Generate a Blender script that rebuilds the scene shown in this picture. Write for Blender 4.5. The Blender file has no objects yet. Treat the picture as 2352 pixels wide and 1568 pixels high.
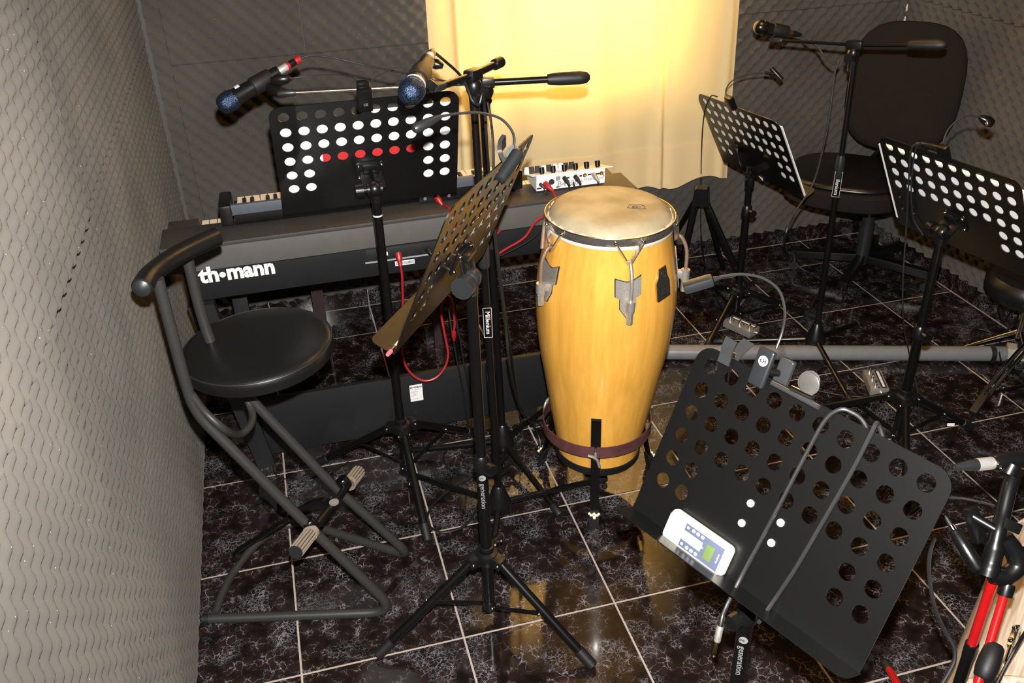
import bpy, bmesh, math, random
from mathutils import Vector as V, Matrix as Mx
random.seed(7)
scene = bpy.context.scene
COL = scene.collection
PI = math.pi

# ------------------------------------------------------------------ camera
FPX = 2096.88            # focal length in pixels of the 2352 px wide frame
CAM = V((0.150712, -2.317470, 1.748100))
_p, _r, _y = 0.534100, -0.0337732, 0.245374
FW = V((math.sin(_y)*math.cos(_p), math.cos(_y)*math.cos(_p), -math.sin(_p)))
_r0 = V((math.cos(_y), -math.sin(_y), 0)); _u0 = _r0.cross(FW)
RT = (_r0*math.cos(_r) + _u0*math.sin(_r)).normalized()
UP = RT.cross(FW).normalized()
cam = bpy.data.cameras.new('camera'); cam.sensor_width = 36; cam.lens = 36*FPX/2352
cam.clip_start = 0.02; cam.clip_end = 50
camo = bpy.data.objects.new('camera', cam); COL.objects.link(camo)
camo.matrix_world = Mx(((RT.x, UP.x, -FW.x, CAM.x), (RT.y, UP.y, -FW.y, CAM.y), (RT.z, UP.z, -FW.z, CAM.z), (0, 0, 0, 1)))
scene.camera = camo

# ------------------------------------------------------------------ light
world = bpy.data.worlds.new('world'); scene.world = world; world.use_nodes = True
world.node_tree.nodes['Background'].inputs[0].default_value = (1.0, 0.93, 0.82, 1)
world.node_tree.nodes['Background'].inputs[1].default_value = 0.05
fl = bpy.data.lights.new('camera_flash', 'SPOT'); fl.energy = 450; fl.spot_size = math.radians(96); fl.spot_blend = 0.7
fl.shadow_soft_size = 0.014; fl.color = (1.0, 0.965, 0.93)
flo = bpy.data.objects.new('camera_flash', fl); COL.objects.link(flo)
flo.matrix_world = camo.matrix_world.copy(); flo.location = CAM + UP*0.105 + RT*0.01
wl = bpy.data.lights.new('window_daylight', 'AREA'); wl.shape = 'RECTANGLE'; wl.size = 0.86; wl.size_y = 1.15; wl.energy = 185
wl.color = (1.0, 0.97, 0.92)
wlo = bpy.data.objects.new('window_daylight', wl); COL.objects.link(wlo)
wlo.location = (1.26, 1.30, 1.52); wlo.rotation_euler = (math.radians(-90), 0, 0)
LAMP_STRENGTH = 15.0      # warm ceiling lamp (shade built with the room)
scene.view_settings.view_transform = 'Standard'; scene.view_settings.look = 'None'
scene.view_settings.gamma = 1.0; scene.view_settings.use_curve_mapping = False
scene.view_settings.exposure = 0.0

# ------------------------------------------------------------------ survey helpers (pixel of the 2352x1568 frame -> point in the room)
def ray(x, y): return FW + RT*((x-1176)/FPX) + UP*((784-y)/FPX)
def at_z(x, y, z): d = ray(x, y); return CAM + d*((z-CAM.z)/d.z)
def at_y(x, y, Y): d = ray(x, y); return CAM + d*((Y-CAM.y)/d.y)
def at_x(x, y, X): d = ray(x, y); return CAM + d*((X-CAM.x)/d.x)
def at_d(x, y, t): return CAM + ray(x, y)*t
def on_pl(x, y, p, n): d = ray(x, y); n = V(n); return CAM + d*((V(p)-CAM).dot(n)/d.dot(n))
def dep(p): return (V(p)-CAM).dot(FW)

# ------------------------------------------------------------------ mesh builder
def ortho(d):
    d = d.normalized(); a = V((0, 0, 1)) if abs(d.z) < 0.9 else V((1, 0, 0))
    x = a.cross(d).normalized(); return x, d.cross(x).normalized()
def frame(o, x, y, z=None):
    x = V(x).normalized(); y = V(y); y = (y - x*x.dot(y)).normalized(); z = x.cross(y)
    o = V(o)
    return Mx(((x.x, y.x, z.x, o.x), (x.y, y.y, z.y, o.y), (x.z, y.z, z.z, o.z), (0, 0, 0, 1)))
def spline(pts, n=8, closed=False):
    pts = [V(p) for p in pts]; out = []; m = len(pts)
    for i in range(m if closed else m-1):
        p1, p2 = pts[i], pts[(i+1) % m]
        p0 = pts[(i-1) % m] if (closed or i > 0) else p1*2-p2
        p3 = pts[(i+2) % m] if (closed or i+2 < m) else p2*2-p1
        for k in range(n):
            t = k/n
            out.append(0.5*((2*p1)+(p2-p0)*t+(2*p0-5*p1+4*p2-p3)*t*t+(3*p1-p0-3*p2+p3)*t**3))
    if not closed: out.append(pts[-1])
    return out
def bend(pts, r, n=6):
    """polyline with rounded corners of radius r"""
    pts = [V(p) for p in pts]; out = [pts[0]]
    for i in range(1, len(pts)-1):
        a, b, c = pts[i-1], pts[i], pts[i+1]
        l = min(r, (a-b).length*0.48, (c-b).length*0.48)
        s, e = b+(a-b).normalized()*l, b+(c-b).normalized()*l
        for k in range(n+1):
            t = k/n; out.append(s*(1-t)**2+b*2*t*(1-t)+e*t*t)
    out.append(pts[-1]); return out

class MB:
    def __init__(s): s.v = []; s.f = []; s.mi = []
    def add(s, vs, fs, M=None, mi=0):
        o = len(s.v)
        s.v += [(M @ V(v)) if M else V(v) for v in vs]
        s.f += [[i+o for i in f] for f in fs]; s.mi += [mi]*len(fs); return s
    def box(s, c, d, M=None, bev=0, mi=0, seg=2):
        bm = bmesh.new(); bmesh.ops.create_cube(bm, size=1)
        for v in bm.verts: v.co = V((v.co.x*d[0]+c[0], v.co.y*d[1]+c[1], v.co.z*d[2]+c[2]))
        if bev: bmesh.ops.bevel(bm, geom=bm.edges[:], offset=bev, segments=seg, affect='EDGES', profile=0.6)
        return s.bm(bm, M, mi)
    def bm(s, bm, M=None, mi=0):
        bm.verts.index_update()
        s.add([v.co.copy() for v in bm.verts], [[v.index for v in f.verts] for f in bm.faces], M, mi); bm.free(); return s
    def bar(s, a, b, w, h, bev=0, up=(0, 0, 1), mi=0):
        a, b = V(a), V(b); z = (b-a)
        x = V(up).cross(z)
        if x.length < 1e-5: x = V((1, 0, 0)).cross(z)
        M = frame((a+b)/2, x, z.cross(x))
        return s.box((0, 0, 0), (w, h, z.length), M, bev, mi)
    def tube(s, pts, r, seg=10, closed=False, cap=True, M=None, mi=0):
        pts = [V(p) for p in pts]; n = len(pts)
        rs = r if isinstance(r, (list, tuple)) else [r]*n
        vs, fs = [], []; x = None
        for i, p in enumerate(pts):
            if closed: d = pts[(i+1) % n]-pts[i-1]
            else: d = pts[min(i+1, n-1)]-pts[max(i-1, 0)]
            if d.length < 1e-9: d = V((0, 0, 1))
            d.normalize()
            if x is None: x, y = ortho(d)
            else:
                x = x-d*x.dot(d)
                x = x.normalized() if x.length > 1e-6 else ortho(d)[0]
                y = d.cross(x)
            for k in range(seg):
                a = 2*PI*k/seg; vs.append(p+(x*math.cos(a)+y*math.sin(a))*rs[i])
        for i in range(n if closed else n-1):
            j = (i+1) % n
            for k in range(seg):
                k2 = (k+1) % seg; fs.append([i*seg+k, i*seg+k2, j*seg+k2, j*seg+k])
        if cap and not closed:
            fs.append(list(range(seg))[::-1]); fs.append([(n-1)*seg+k for k in range(seg)])
        return s.add(vs, fs, M, mi)
    def cyl(s, a, b, r, r2=None, seg=16, mi=0, M=None): return s.tube([a, b], [r, r if r2 is None else r2], seg, mi=mi, M=M)
    def lathe(s, prof, seg=32, M=None, mi=0, cap=True):
        vs, fs = [], []
        for (r, z) in prof:
            for k in range(seg): a = 2*PI*k/seg; vs.append(V((r*math.cos(a), r*math.sin(a), z)))
        for i in range(len(prof)-1):
            for k in range(seg):
                k2 = (k+1) % seg; fs.append([i*seg+k, i*seg+k2, (i+1)*seg+k2, (i+1)*seg+k])
        if cap:
            if prof[0][0] > 1e-6: fs.append(list(range(seg))[::-1])
            if prof[-1][0] > 1e-6: fs.append([(len(prof)-1)*seg+k for k in range(seg)])
        return s.add(vs, fs, M, mi)
    def along(s, prof, a, b, seg=20, mi=0):
        """lathe profile (r, t 0..1) along a->b"""
        a, b = V(a), V(b); d = b-a; x, y = ortho(d); L = d.length
        M = frame(a, x, y); return s.lathe([(r, t*L) for r, t in prof], seg, M, mi)
    def sph(s, c, r, M=None, mi=0, seg=14, sc=(1, 1, 1)):
        bm = bmesh.new(); bmesh.ops.create_uvsphere(bm, u_segments=seg, v_segments=max(6, seg//2), radius=r)
        for v in bm.verts: v.co = V((v.co.x*sc[0]+c[0], v.co.y*sc[1]+c[1], v.co.z*sc[2]+c[2]))
        return s.bm(bm, M, mi)
    def prism(s, poly, z0, z1, M=None, mi=0):
        n = len(poly); vs = [V((x, y, z0)) for x, y in poly]+[V((x, y, z1)) for x, y in poly]
        fs = [list(range(n))[::-1], list(range(n, 2*n))]+[[i, (i+1) % n, n+(i+1) % n, n+i] for i in range(n)]
        return s.add(vs, fs, M, mi)
    def text(s, body, size, M, ext=0.0003, mi=0, align='CENTER', sx=1.0, off=0.0):
        cu = bpy.data.curves.new('t', 'FONT'); cu.body = body; cu.size = size; cu.extrude = ext; cu.align_x = align; cu.align_y = 'CENTER'
        cu.resolution_u = 2; cu.offset = off
        o = bpy.data.objects.new('t', cu); COL.objects.link(o)
        me = bpy.data.meshes.new_from_object(o.evaluated_get(bpy.context.evaluated_depsgraph_get()))
        vs = [V((v.co.x*sx, v.co.y, v.co.z)) for v in me.vertices]; fs = [list(p.vertices) for p in me.polygons]
        s.add(vs, fs, M, mi); bpy.data.objects.remove(o); bpy.data.curves.remove(cu); bpy.data.meshes.remove(me); return s
    def build(s, name, mat, parent=None, ang=38, smooth=True):
        off = world_loc(parent) if parent else V((0, 0, 0))
        me = bpy.data.meshes.new(name); me.from_pydata([tuple(v-off) for v in s.v], [], s.f)
        ms = mat if isinstance(mat, (list, tuple)) else [mat]
        for m in ms: me.materials.append(m)
        if len(ms) > 1: me.polygons.foreach_set('material_index', s.mi)
        if smooth:
            me.polygons.foreach_set('use_smooth', [True]*len(me.polygons)); me.set_sharp_from_angle(angle=math.radians(ang))
        me.update()
        o = bpy.data.objects.new(name, me); COL.objects.link(o)
        if parent: o.parent = parent
        return o
def world_loc(o):
    l = V(o.location)
    while o.parent: o = o.parent; l += V(o.location)
    return l
def thing(name, label, cat, loc=(0, 0, 0), group=None):
    o = bpy.data.objects.new(name, None); COL.objects.link(o); o.location = loc; o.empty_display_size = 0.05
    o['label'] = label; o['category'] = cat
    if group: o['group'] = group
    return o
def tag(o, label, cat, group=None):
    o['label'] = label; o['category'] = cat
    if group: o['group'] = group
    return o
def struct(o): o['kind'] = 'structure'; return o

# ------------------------------------------------------------------ materials
def mat(name, col, rough=0.5, metal=0.0, spec=0.5, bump=None, coat=0.0, var=None):
    m = bpy.data.materials.new(name); m.use_nodes = True; nt = m.node_tree; b = nt.nodes['Principled BSDF']
    b.inputs['Base Color'].default_value = (*col, 1); b.inputs['Roughness'].default_value = rough
    b.inputs['Metallic'].default_value = metal; b.inputs['Specular IOR Level'].default_value = spec
    b.inputs['Coat Weight'].default_value = coat; b.inputs['Coat Roughness'].default_value = 0.12
    tc = nt.nodes.new('ShaderNodeTexCoord')
    n = nt.nodes.new('ShaderNodeTexNoise'); nt.links.new(tc.outputs['Object'], n.inputs['Vector'])
    if bump:
        n.inputs['Scale'].default_value = bump[0]; n.inputs['Detail'].default_value = 4
        bp = nt.nodes.new('ShaderNodeBump'); bp.inputs['Strength'].default_value = bump[1]; bp.inputs['Distance'].default_value = 0.002
        nt.links.new(n.outputs['Fac'], bp.inputs['Height']); nt.links.new(bp.outputs['Normal'], b.inputs['Normal'])
    else:
        n.inputs['Scale'].default_value = 30
    v = var or 0.12
    mp = nt.nodes.new('ShaderNodeMapRange'); mp.inputs['To Min'].default_value = 1-v; mp.inputs['To Max'].default_value = 1+v
    nt.links.new(n.outputs['Fac'], mp.inputs['Value'])
    mx = nt.nodes.new('ShaderNodeMix'); mx.data_type = 'RGBA'; mx.blend_type = 'MULTIPLY'; mx.inputs['Factor'].default_value = 1
    mx.inputs['A'].default_value = (*col, 1); nt.links.new(mp.outputs['Result'], mx.inputs['B'])
    nt.links.new(mx.outputs['Result'], b.inputs['Base Color'])
    return m
M = {}
M['stand'] = mat('black_stand_paint', (.0036, .0036, .0036), .27, 0, .5)
M['plate'] = mat('black_powder_coat', (.0032, .0034, .0035), .29, 0, .8, bump=(900, .05))
M['plast'] = mat('black_plastic', (.0046, .0047, .005), .33)
M['rubber'] = mat('black_rubber', (.005, .005, .0054), .55)
M['greyplast'] = mat('dark_grey_plastic', (.016, .0175, .019), .4)
M['steel'] = mat('bright_steel', (.72, .70, .66), .22, 1.0)
M['chrome'] = mat('chrome', (.75, .74, .72), .1, 1.0)
M['oldchrome'] = mat('worn_chrome', (.55, .52, .47), .40, .75, var=.4, bump=(300, .2))
M['rimchrome'] = mat('rim_chrome', (.55, .52, .48), .2, .9, var=.5, bump=(200, .2))
M['rust'] = mat('rusty_rod', (.24, .15, .10), .5, .3, var=.5, bump=(400, .3))
M['rivet'] = mat('bright_rivet', (.80, .80, .80), .35, .3)
M['clipmetal'] = mat('tarnished_clip_metal', (.20, .19, .18), .3, .6, var=.5)
M['satin'] = mat('satin_metal', (.62, .60, .57), .34, .6)
M['white'] = mat('white_paper', (.82, .81, .80), .8)
M['whitepaint'] = mat('white_paint', (.80, .78, .76), .45)
M['red'] = mat('red_plastic', (.30, .010, .014), .4)
M['redpaint'] = mat('red_gloss_paint', (.42, .007, .008), .28)
M['redpaper'] = mat('red_paper', (.50, .025, .025), .6)
M['cable'] = mat('black_cable', (.007, .007, .0075), .42)
M['greycable'] = mat('dark_grey_cable', (.020, .0205, .021), .4)
M['ink'] = mat('black_ink', (.015, .015, .015), .6)
M['greyink'] = mat('grey_ink', (.25, .25, .25), .6)
M['print'] = mat('white_print', (.72, .72, .72), .5)
M['greytube'] = mat('grey_stool_tube', (.027, .026, .0245), .42, .0, .5, bump=(500, .1), var=.3)
M['wood'] = mat('pale_wood', (.72, .56, .36), .5)
M['pinkrubber'] = mat('pink_rubber', (.75, .10, .14), .6)
M['glow'] = mat('warm_white_plastic', (.80, .77, .66), .45)

def nodes(m):
    nt = m.node_tree; return nt, nt.nodes, nt.links, nt.nodes['Principled BSDF']
def new(nt, t, **kw):
    n = nt.nodes.new(t)
    for k, v in kw.items(): setattr(n, k, v)
    return n

def foam_mat():
    m = bpy.data.materials.new('acoustic_foam'); m.use_nodes = True; nt, N, L, b = nodes(m)
    b.inputs['Roughness'].default_value = .95; b.inputs['Specular IOR Level'].default_value = .12
    b.inputs['Diffuse Roughness'].default_value = .5
    tc = new(nt, 'ShaderNodeTexCoord')
    n1 = new(nt, 'ShaderNodeTexNoise'); n1.inputs['Scale'].default_value = 3.0; L.new(tc.outputs['Object'], n1.inputs['Vector'])
    cr = new(nt, 'ShaderNodeValToRGB'); cr.color_ramp.elements[0].color = (.072, .066, .059, 1); cr.color_ramp.elements[1].color = (.096, .087, .076, 1)
    cr.color_ramp.elements[0].position = .35; cr.color_ramp.elements[1].position = .65
    L.new(n1.outputs['Fac'], cr.inputs['Fac'])
    n2 = new(nt, 'ShaderNodeTexNoise'); n2.inputs['Scale'].default_value = 700; L.new(tc.outputs['Object'], n2.inputs['Vector'])
    # glints of open foam cells, painted as pale specks in the base colour
    vo = new(nt, 'ShaderNodeTexVoronoi'); vo.inputs['Scale'].default_value = 130; L.new(tc.outputs['Object'], vo.inputs['Vector'])
    lt = new(nt, 'ShaderNodeMath', operation='LESS_THAN'); lt.inputs[1].default_value = .085; L.new(vo.outputs['Distance'], lt.inputs[0])
    sp = new(nt, 'ShaderNodeSeparateColor'); L.new(vo.outputs['Color'], sp.inputs['Color'])
    gt = new(nt, 'ShaderNodeMath', operation='GREATER_THAN'); gt.inputs[1].default_value = .90; L.new(sp.outputs['Red'], gt.inputs[0])
    ml = new(nt, 'ShaderNodeMath', operation='MULTIPLY'); L.new(lt.outputs[0], ml.inputs[0]); L.new(gt.outputs[0], ml.inputs[1])
    mx = new(nt, 'ShaderNodeMix', data_type='RGBA'); mx.inputs['B'].default_value = (.5, .48, .44, 1)
    L.new(ml.outputs[0], mx.inputs['Factor']); L.new(cr.outputs['Color'], mx.inputs['A']); L.new(mx.outputs['Result'], b.inputs['Base Color'])
    bp = new(nt, 'ShaderNodeBump'); bp.inputs['Strength'].default_value = .35; bp.inputs['Distance'].default_value = .001
    L.new(n2.outputs['Fac'], bp.inputs['Height']); L.new(bp.outputs['Normal'], b.inputs['Normal'])
    return m
M['foam'] = foam_mat()

def marble_mat():
    m = bpy.data.materials.new('dark_marble_tile'); m.use_nodes = True; nt, N, L, b = nodes(m)
    b.inputs['Roughness'].default_value = .07; b.inputs['Specular IOR Level'].default_value = .4
    tc = new(nt, 'ShaderNodeTexCoord'); oi = new(nt, 'ShaderNodeObjectInfo')
    sc = new(nt, 'ShaderNodeVectorMath', operation='SCALE'); sc.inputs[0].default_value = (37, 91, 53); L.new(oi.outputs['Random'], sc.inputs['Scale'])
    ad = new(nt, 'ShaderNodeVectorMath', operation='ADD'); L.new(tc.outputs['Object'], ad.inputs[0]); L.new(sc.outputs[0], ad.inputs[1])
    # warp
    w = new(nt, 'ShaderNodeTexNoise'); w.inputs['Scale'].default_value = 22; w.inputs['Detail'].default_value = 6; w.inputs['Roughness'].default_value = .68
    L.new(ad.outputs[0], w.inputs['Vector'])
    ws = new(nt, 'ShaderNodeVectorMath', operation='SCALE'); ws.inputs['Scale'].default_value = .055; L.new(w.outputs['Color'], ws.inputs[0])
    wv = new(nt, 'ShaderNodeVectorMath', operation='ADD'); L.new(ad.outputs[0], wv.inputs[0]); L.new(ws.outputs[0], wv.inputs[1])
    def vein(scale, width):
        vo = new(nt, 'ShaderNodeTexVoronoi', feature='DISTANCE_TO_EDGE'); vo.inputs['Scale'].default_value = scale; L.new(wv.outputs[0], vo.inputs['Vector'])
        mr = new(nt, 'ShaderNodeMapRange', interpolation_type='SMOOTHSTEP'); mr.inputs['From Min'].default_value = 0; mr.inputs['From Max'].default_value = width
        mr.inputs['To Min'].default_value = 1; mr.inputs['To Max'].default_value = 0; L.new(vo.outputs['Distance'], mr.inputs['Value']); return mr.outputs['Result']
    v1, v2 = vein(40, .038), vein(85, .060)
    k = new(nt, 'ShaderNodeTexNoise'); k.inputs['Scale'].default_value = 26; k.inputs['Detail'].default_value = 5; L.new(ad.outputs[0], k.inputs['Vector'])
    km = new(nt, 'ShaderNodeMapRange'); km.inputs['From Min'].default_value = .47; km.inputs['From Max'].default_value = .70; L.new(k.outputs['Fac'], km.inputs['Value'])
    k2 = new(nt, 'ShaderNodeTexNoise'); k2.inputs['Scale'].default_value = 9; k2.inputs['Detail'].default_value = 4; L.new(ad.outputs[0], k2.inputs['Vector'])
    km2 = new(nt, 'ShaderNodeMapRange'); km2.inputs['From Min'].default_value = .52; km2.inputs['From Max'].default_value = .72; L.new(k2.outputs['Fac'], km2.inputs['Value'])
    a1 = new(nt, 'ShaderNodeMath', operation='MULTIPLY'); L.new(v1, a1.inputs[0]); L.new(km.outputs['Result'], a1.inputs[1])
    a2 = new(nt, 'ShaderNodeMath', operation='MULTIPLY'); L.new(v2, a2.inputs[0]); L.new(km2.outputs['Result'], a2.inputs[1])
    mxx = new(nt, 'ShaderNodeMath', operation='MAXIMUM'); L.new(a1.outputs[0], mxx.inputs[0]); L.new(a2.outputs[0], mxx.inputs[1])
    base = new(nt, 'ShaderNodeValToRGB'); base.color_ramp.elements[0].color = (.0055, .0042, .0038, 1); base.color_ramp.elements[1].color = (.020, .0115, .0098, 1)
    base.color_ramp.elements[0].position = .35; base.color_ramp.elements[1].position = .65; L.new(k.outputs['Fac'], base.inputs['Fac'])
    mx = new(nt, 'ShaderNodeMix', data_type='RGBA'); mx.inputs['B'].default_value = (.29, .305, .35, 1)
    L.new(mxx.outputs[0], mx.inputs['Factor']); L.new(base.outputs['Color'], mx.inputs['A']); L.new(mx.outputs['Result'], b.inputs['Base Color'])
    bp = new(nt, 'ShaderNodeBump'); bp.inputs['Strength'].default_value = .03; bp.inputs['Distance'].default_value = .002
    L.new(k2.outputs['Fac'], bp.inputs['Height']); L.new(bp.outputs['Normal'], b.inputs['Normal'])
    return m
M['marble'] = marble_mat()
M['grout'] = mat('pale_grout', (.36, .31, .265), .8, bump=(200, .2))
M['plaster'] = mat('dark_plaster', (.10, .095, .09), .9)
M['ceiling'] = mat('ceiling_paint', (.40, .38, .35), .9)

def wood_mat(name, c1, c2, axis='z', scale=40, rough=.3, coat=.6, staves=0, rotz=0):
    m = bpy.data.materials.new(name); m.use_nodes = True; nt, N, L, b = nodes(m)
    b.inputs['Roughness'].default_value = rough; b.inputs['Coat Weight'].default_value = coat; b.inputs['Coat Roughness'].default_value = .12
    tc = new(nt, 'ShaderNodeTexCoord'); mp = new(nt, 'ShaderNodeMapping')
    s = {'z': (scale, scale, scale*.06), 'x': (scale*.06, scale, scale), 'y': (scale, scale*.06, scale)}[axis]
    mp.inputs['Scale'].default_value = s; vr = new(nt, 'ShaderNodeVectorRotate', rotation_type='Z_AXIS'); vr.inputs['Angle'].default_value = rotz; L.new(tc.outputs['Object'], vr.inputs['Vector']); L.new(vr.outputs[0], mp.inputs['Vector'])
    n = new(nt, 'ShaderNodeTexNoise'); n.inputs['Scale'].default_value = 1.6; n.inputs['Detail'].default_value = 6; L.new(mp.outputs[0], n.inputs['Vector'])
    cr = new(nt, 'ShaderNodeValToRGB'); cr.color_ramp.elements[0].color = (*c1, 1); cr.color_ramp.elements[1].color = (*c2, 1)
    cr.color_ramp.elements[0].position = .3; cr.color_ramp.elements[1].position = .72; L.new(n.outputs['Fac'], cr.inputs['Fac'])
    out = cr.outputs['Color']
    if staves:
        sx = new(nt, 'ShaderNodeSeparateXYZ'); L.new(tc.outputs['Object'], sx.inputs[0])
        at = new(nt, 'ShaderNodeMath', operation='ARCTAN2'); L.new(sx.outputs['Y'], at.inputs[0]); L.new(sx.outputs['X'], at.inputs[1])
        mu = new(nt, 'ShaderNodeMath', operation='MULTIPLY'); mu.inputs[1].default_value = staves/(2*PI); L.new(at.outputs[0], mu.inputs[0])
        fl_ = new(nt, 'ShaderNodeMath', operation='FLOOR'); L.new(mu.outputs[0], fl_.inputs[0])
        wn = new(nt, 'ShaderNodeTexWhiteNoise', noise_dimensions='1D'); L.new(fl_.outputs[0], wn.inputs['W'])
        mr = new(nt, 'ShaderNodeMapRange'); mr.inputs['To Min'].default_value = .86; mr.inputs['To Max'].default_value = 1.1; L.new(wn.outputs['Value'], mr.inputs['Value'])
        mx = new(nt, 'ShaderNodeMix', data_type='RGBA', blend_type='MULTIPLY'); mx.inputs['Factor'].default_value = 1
        L.new(out, mx.inputs['A']); L.new(mr.outputs['Result'], mx.inputs['B']); out = mx.outputs['Result']
    L.new(out, b.inputs['Base Color']); return m
M['conga'] = wood_mat('lacquered_conga_wood', (.64, .31, .045), (.76, .40, .070), 'z', 40, .32, .7, staves=24)
M['drumwood'] = wood_mat('pale_grained_drum_wood', (.40, .32, .24), (.78, .69, .58), 'x', 90, .3, .4, rotz=-math.radians(38))

def curtain_mat():
    m = bpy.data.materials.new('yellow_curtain'); m.use_nodes = True; nt = m.node_tree; nt.nodes.clear(); L = nt.links
    out = new(nt, 'ShaderNodeOutputMaterial'); d = new(nt, 'ShaderNodeBsdfDiffuse'); t = new(nt, 'ShaderNodeBsdfTranslucent')
    tc = new(nt, 'ShaderNodeTexCoord'); n = new(nt, 'ShaderNodeTexNoise'); n.inputs['Scale'].default_value = 900; L.new(tc.outputs['Object'], n.inputs['Vector'])
    cr = new(nt, 'ShaderNodeValToRGB'); cr.color_ramp.elements[0].color = (.90, .76, .42, 1); cr.color_ramp.elements[1].color = (.95, .82, .49, 1); L.new(n.outputs['Fac'], cr.inputs['Fac'])
    L.new(cr.outputs['Color'], d.inputs['Color']); t.inputs['Color'].default_value = (.95, .47, .085, 1)
    mx = new(nt, 'ShaderNodeMixShader'); mx.inputs[0].default_value = .28; L.new(d.outputs[0], mx.inputs[1]); L.new(t.outputs[0], mx.inputs[2]); L.new(mx.outputs[0], out.inputs[0])
    return m
M['curtain'] = curtain_mat()
M['hem'] = M['curtain']
def glass_mat():
    m = bpy.data.materials.new('window_glass'); m.use_nodes = True; nt, N, L, b = nodes(m)
    b.inputs['Base Color'].default_value = (.9, .95, .95, 1); b.inputs['Transmission Weight'].default_value = 1; b.inputs['Roughness'].default_value = .05; b.inputs['IOR'].default_value = 1.1
    return m
M['glass'] = glass_mat()
def skin_mat():
    m = mat('conga_skin', (.66, .54, .33), .55, bump=(60, .1)); nt, N, L, b = nodes(m)
    tc = new(nt, 'ShaderNodeTexCoord'); n = new(nt, 'ShaderNodeTexNoise'); n.inputs['Scale'].default_value = 9; n.inputs['Detail'].default_value = 6; L.new(tc.outputs['Object'], n.inputs['Vector'])
    cr = new(nt, 'ShaderNodeValToRGB'); cr.color_ramp.elements[0].color = (.28, .23, .12, 1); cr.color_ramp.elements[1].color = (.44, .38, .25, 1)
    cr.color_ramp.elements[0].position = .38; cr.color_ramp.elements[1].position = .66; L.new(n.outputs['Fac'], cr.inputs['Fac']); L.new(cr.outputs['Color'], b.inputs['Base Color']); return m
M['skin'] = skin_mat()
M['skinedge'] = mat('pale_skin_edge', (.74, .68, .55), .7, bump=(120, .4), var=.2)
def grille_mat():
    m = bpy.data.materials.new('blue_mic_grille'); m.use_nodes = True; nt, N, L, b = nodes(m)
    b.inputs['Metallic'].default_value = .85; b.inputs['Roughness'].default_value = .38
    tc = new(nt, 'ShaderNodeTexCoord'); w1 = new(nt, 'ShaderNodeTexVoronoi'); w1.inputs['Scale'].default_value = 620; L.new(tc.outputs['Object'], w1.inputs['Vector'])
    cr = new(nt, 'ShaderNodeValToRGB'); cr.color_ramp.elements[0].color = (.15, .22, .36, 1); cr.color_ramp.elements[1].color = (.012, .02, .045, 1); cr.color_ramp.elements[1].position = .6
    L.new(w1.outputs['Distance'], cr.inputs['Fac']); L.new(cr.outputs['Color'], b.inputs['Base Color'])
    bp = new(nt, 'ShaderNodeBump'); bp.inputs['Strength'].default_value = .6; bp.inputs['Distance'].default_value = .001; bp.invert = True; L.new(w1.outputs['Distance'], bp.inputs['Height']); L.new(bp.outputs['Normal'], b.inputs['Normal'])
    return m
M['grille'] = grille_mat()
M['fabric'] = mat('black_seat_fabric', (.017, .014, .0122), .95, 0, .03, bump=(900, .4))
M['vinyl'] = mat('black_vinyl', (.0062, .0062, .0062), .34, 0, .5, bump=(260, .12), var=.3)
M['pianotop'] = mat('piano_dark_grey_vinyl', (.037, .033, .030), .6, bump=(300, .1))
M['pianogrey'] = mat('piano_grey_panel', (.085, .080, .074), .55)
M['pianoblack'] = mat('piano_black_panel', (.0085, .009, .010), .5, bump=(800, .1))
M['keys'] = mat('ivory_keys', (.80, .70, .55), .35)
M['synth'] = mat('synth_blue_grey', (.075, .085, .105), .45)
M['grip'] = mat('ribbed_tan_rubber', (.23, .19, .145), .7)
M['gripdark'] = mat('rib_groove_brown', (.05, .03, .025), .8)
M['tubegrey'] = mat('grey_pvc_tube', (.17, .175, .18), .38)
M['strapred'] = mat('dark_red_black_band', (.085, .03, .03), .55, var=.5)
M['glue'] = mat('dried_pale_glue', (.78, .74, .52), .6)
M['pedal'] = mat('pedal_metal', (.42, .40, .37), .35, .6)
M['lcd'] = mat('green_lcd', (.13, .19, .06), .3)
M['navy'] = mat('navy_remote_panel', (.09, .11, .17), .45)
M['midgrey'] = mat('mid_grey_plastic', (.30, .31, .33), .45)
M['darkbrown'] = mat('dark_brown_wood', (.035, .022, .022), .4)
M['beige'] = mat('beige_plastic', (.42, .37, .28), .5)
M['brass'] = mat('brass', (.75, .52, .2), .25, 1.0)
M['clear'] = mat('smoky_clear_plastic', (.035, .036, .038), .15, 0, .6)

# ------------------------------------------------------------------ the room
T = .39; XL, XR, YB, YF, HC = -.272, 2.672, 1.022, -3.1, 2.45
b = MB().box(((XL+XR)/2, (YB+YF)/2, -.0262), (XR-XL+.3, YB-YF+.3, .05)); floor = struct(b.build('floor', M['grout']))
def tile_mesh(x0, x1, y0, y1):
    g = .0024; x0 += g; x1 -= g; y0 += g; y1 -= g; e = .0012; z = .0
    cx, cy = (x0+x1)/2, (y0+y1)/2; hx, hy = (x1-x0)/2, (y1-y0)/2
    vs = [(-hx, -hy, -.007), (hx, -hy, -.007), (hx, hy, -.007), (-hx, hy, -.007), (-hx, -hy, z-e), (hx, -hy, z-e), (hx, hy, z-e), (-hx, hy, z-e), (-hx+e, -hy+e, z), (hx-e, -hy+e, z), (hx-e, hy-e, z), (-hx+e, hy-e, z)]
    fs = [[0, 1, 5, 4], [1, 2, 6, 5], [2, 3, 7, 6], [3, 0, 4, 7], [4, 5, 9, 8], [5, 6, 10, 9], [6, 7, 11, 10], [7, 4, 8, 11], [8, 9, 10, 11]]
    me = bpy.data.meshes.new('floor_tile'); me.from_pydata(vs, [], fs); me.materials.append(M['marble']); return me
tcache = {}
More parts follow.
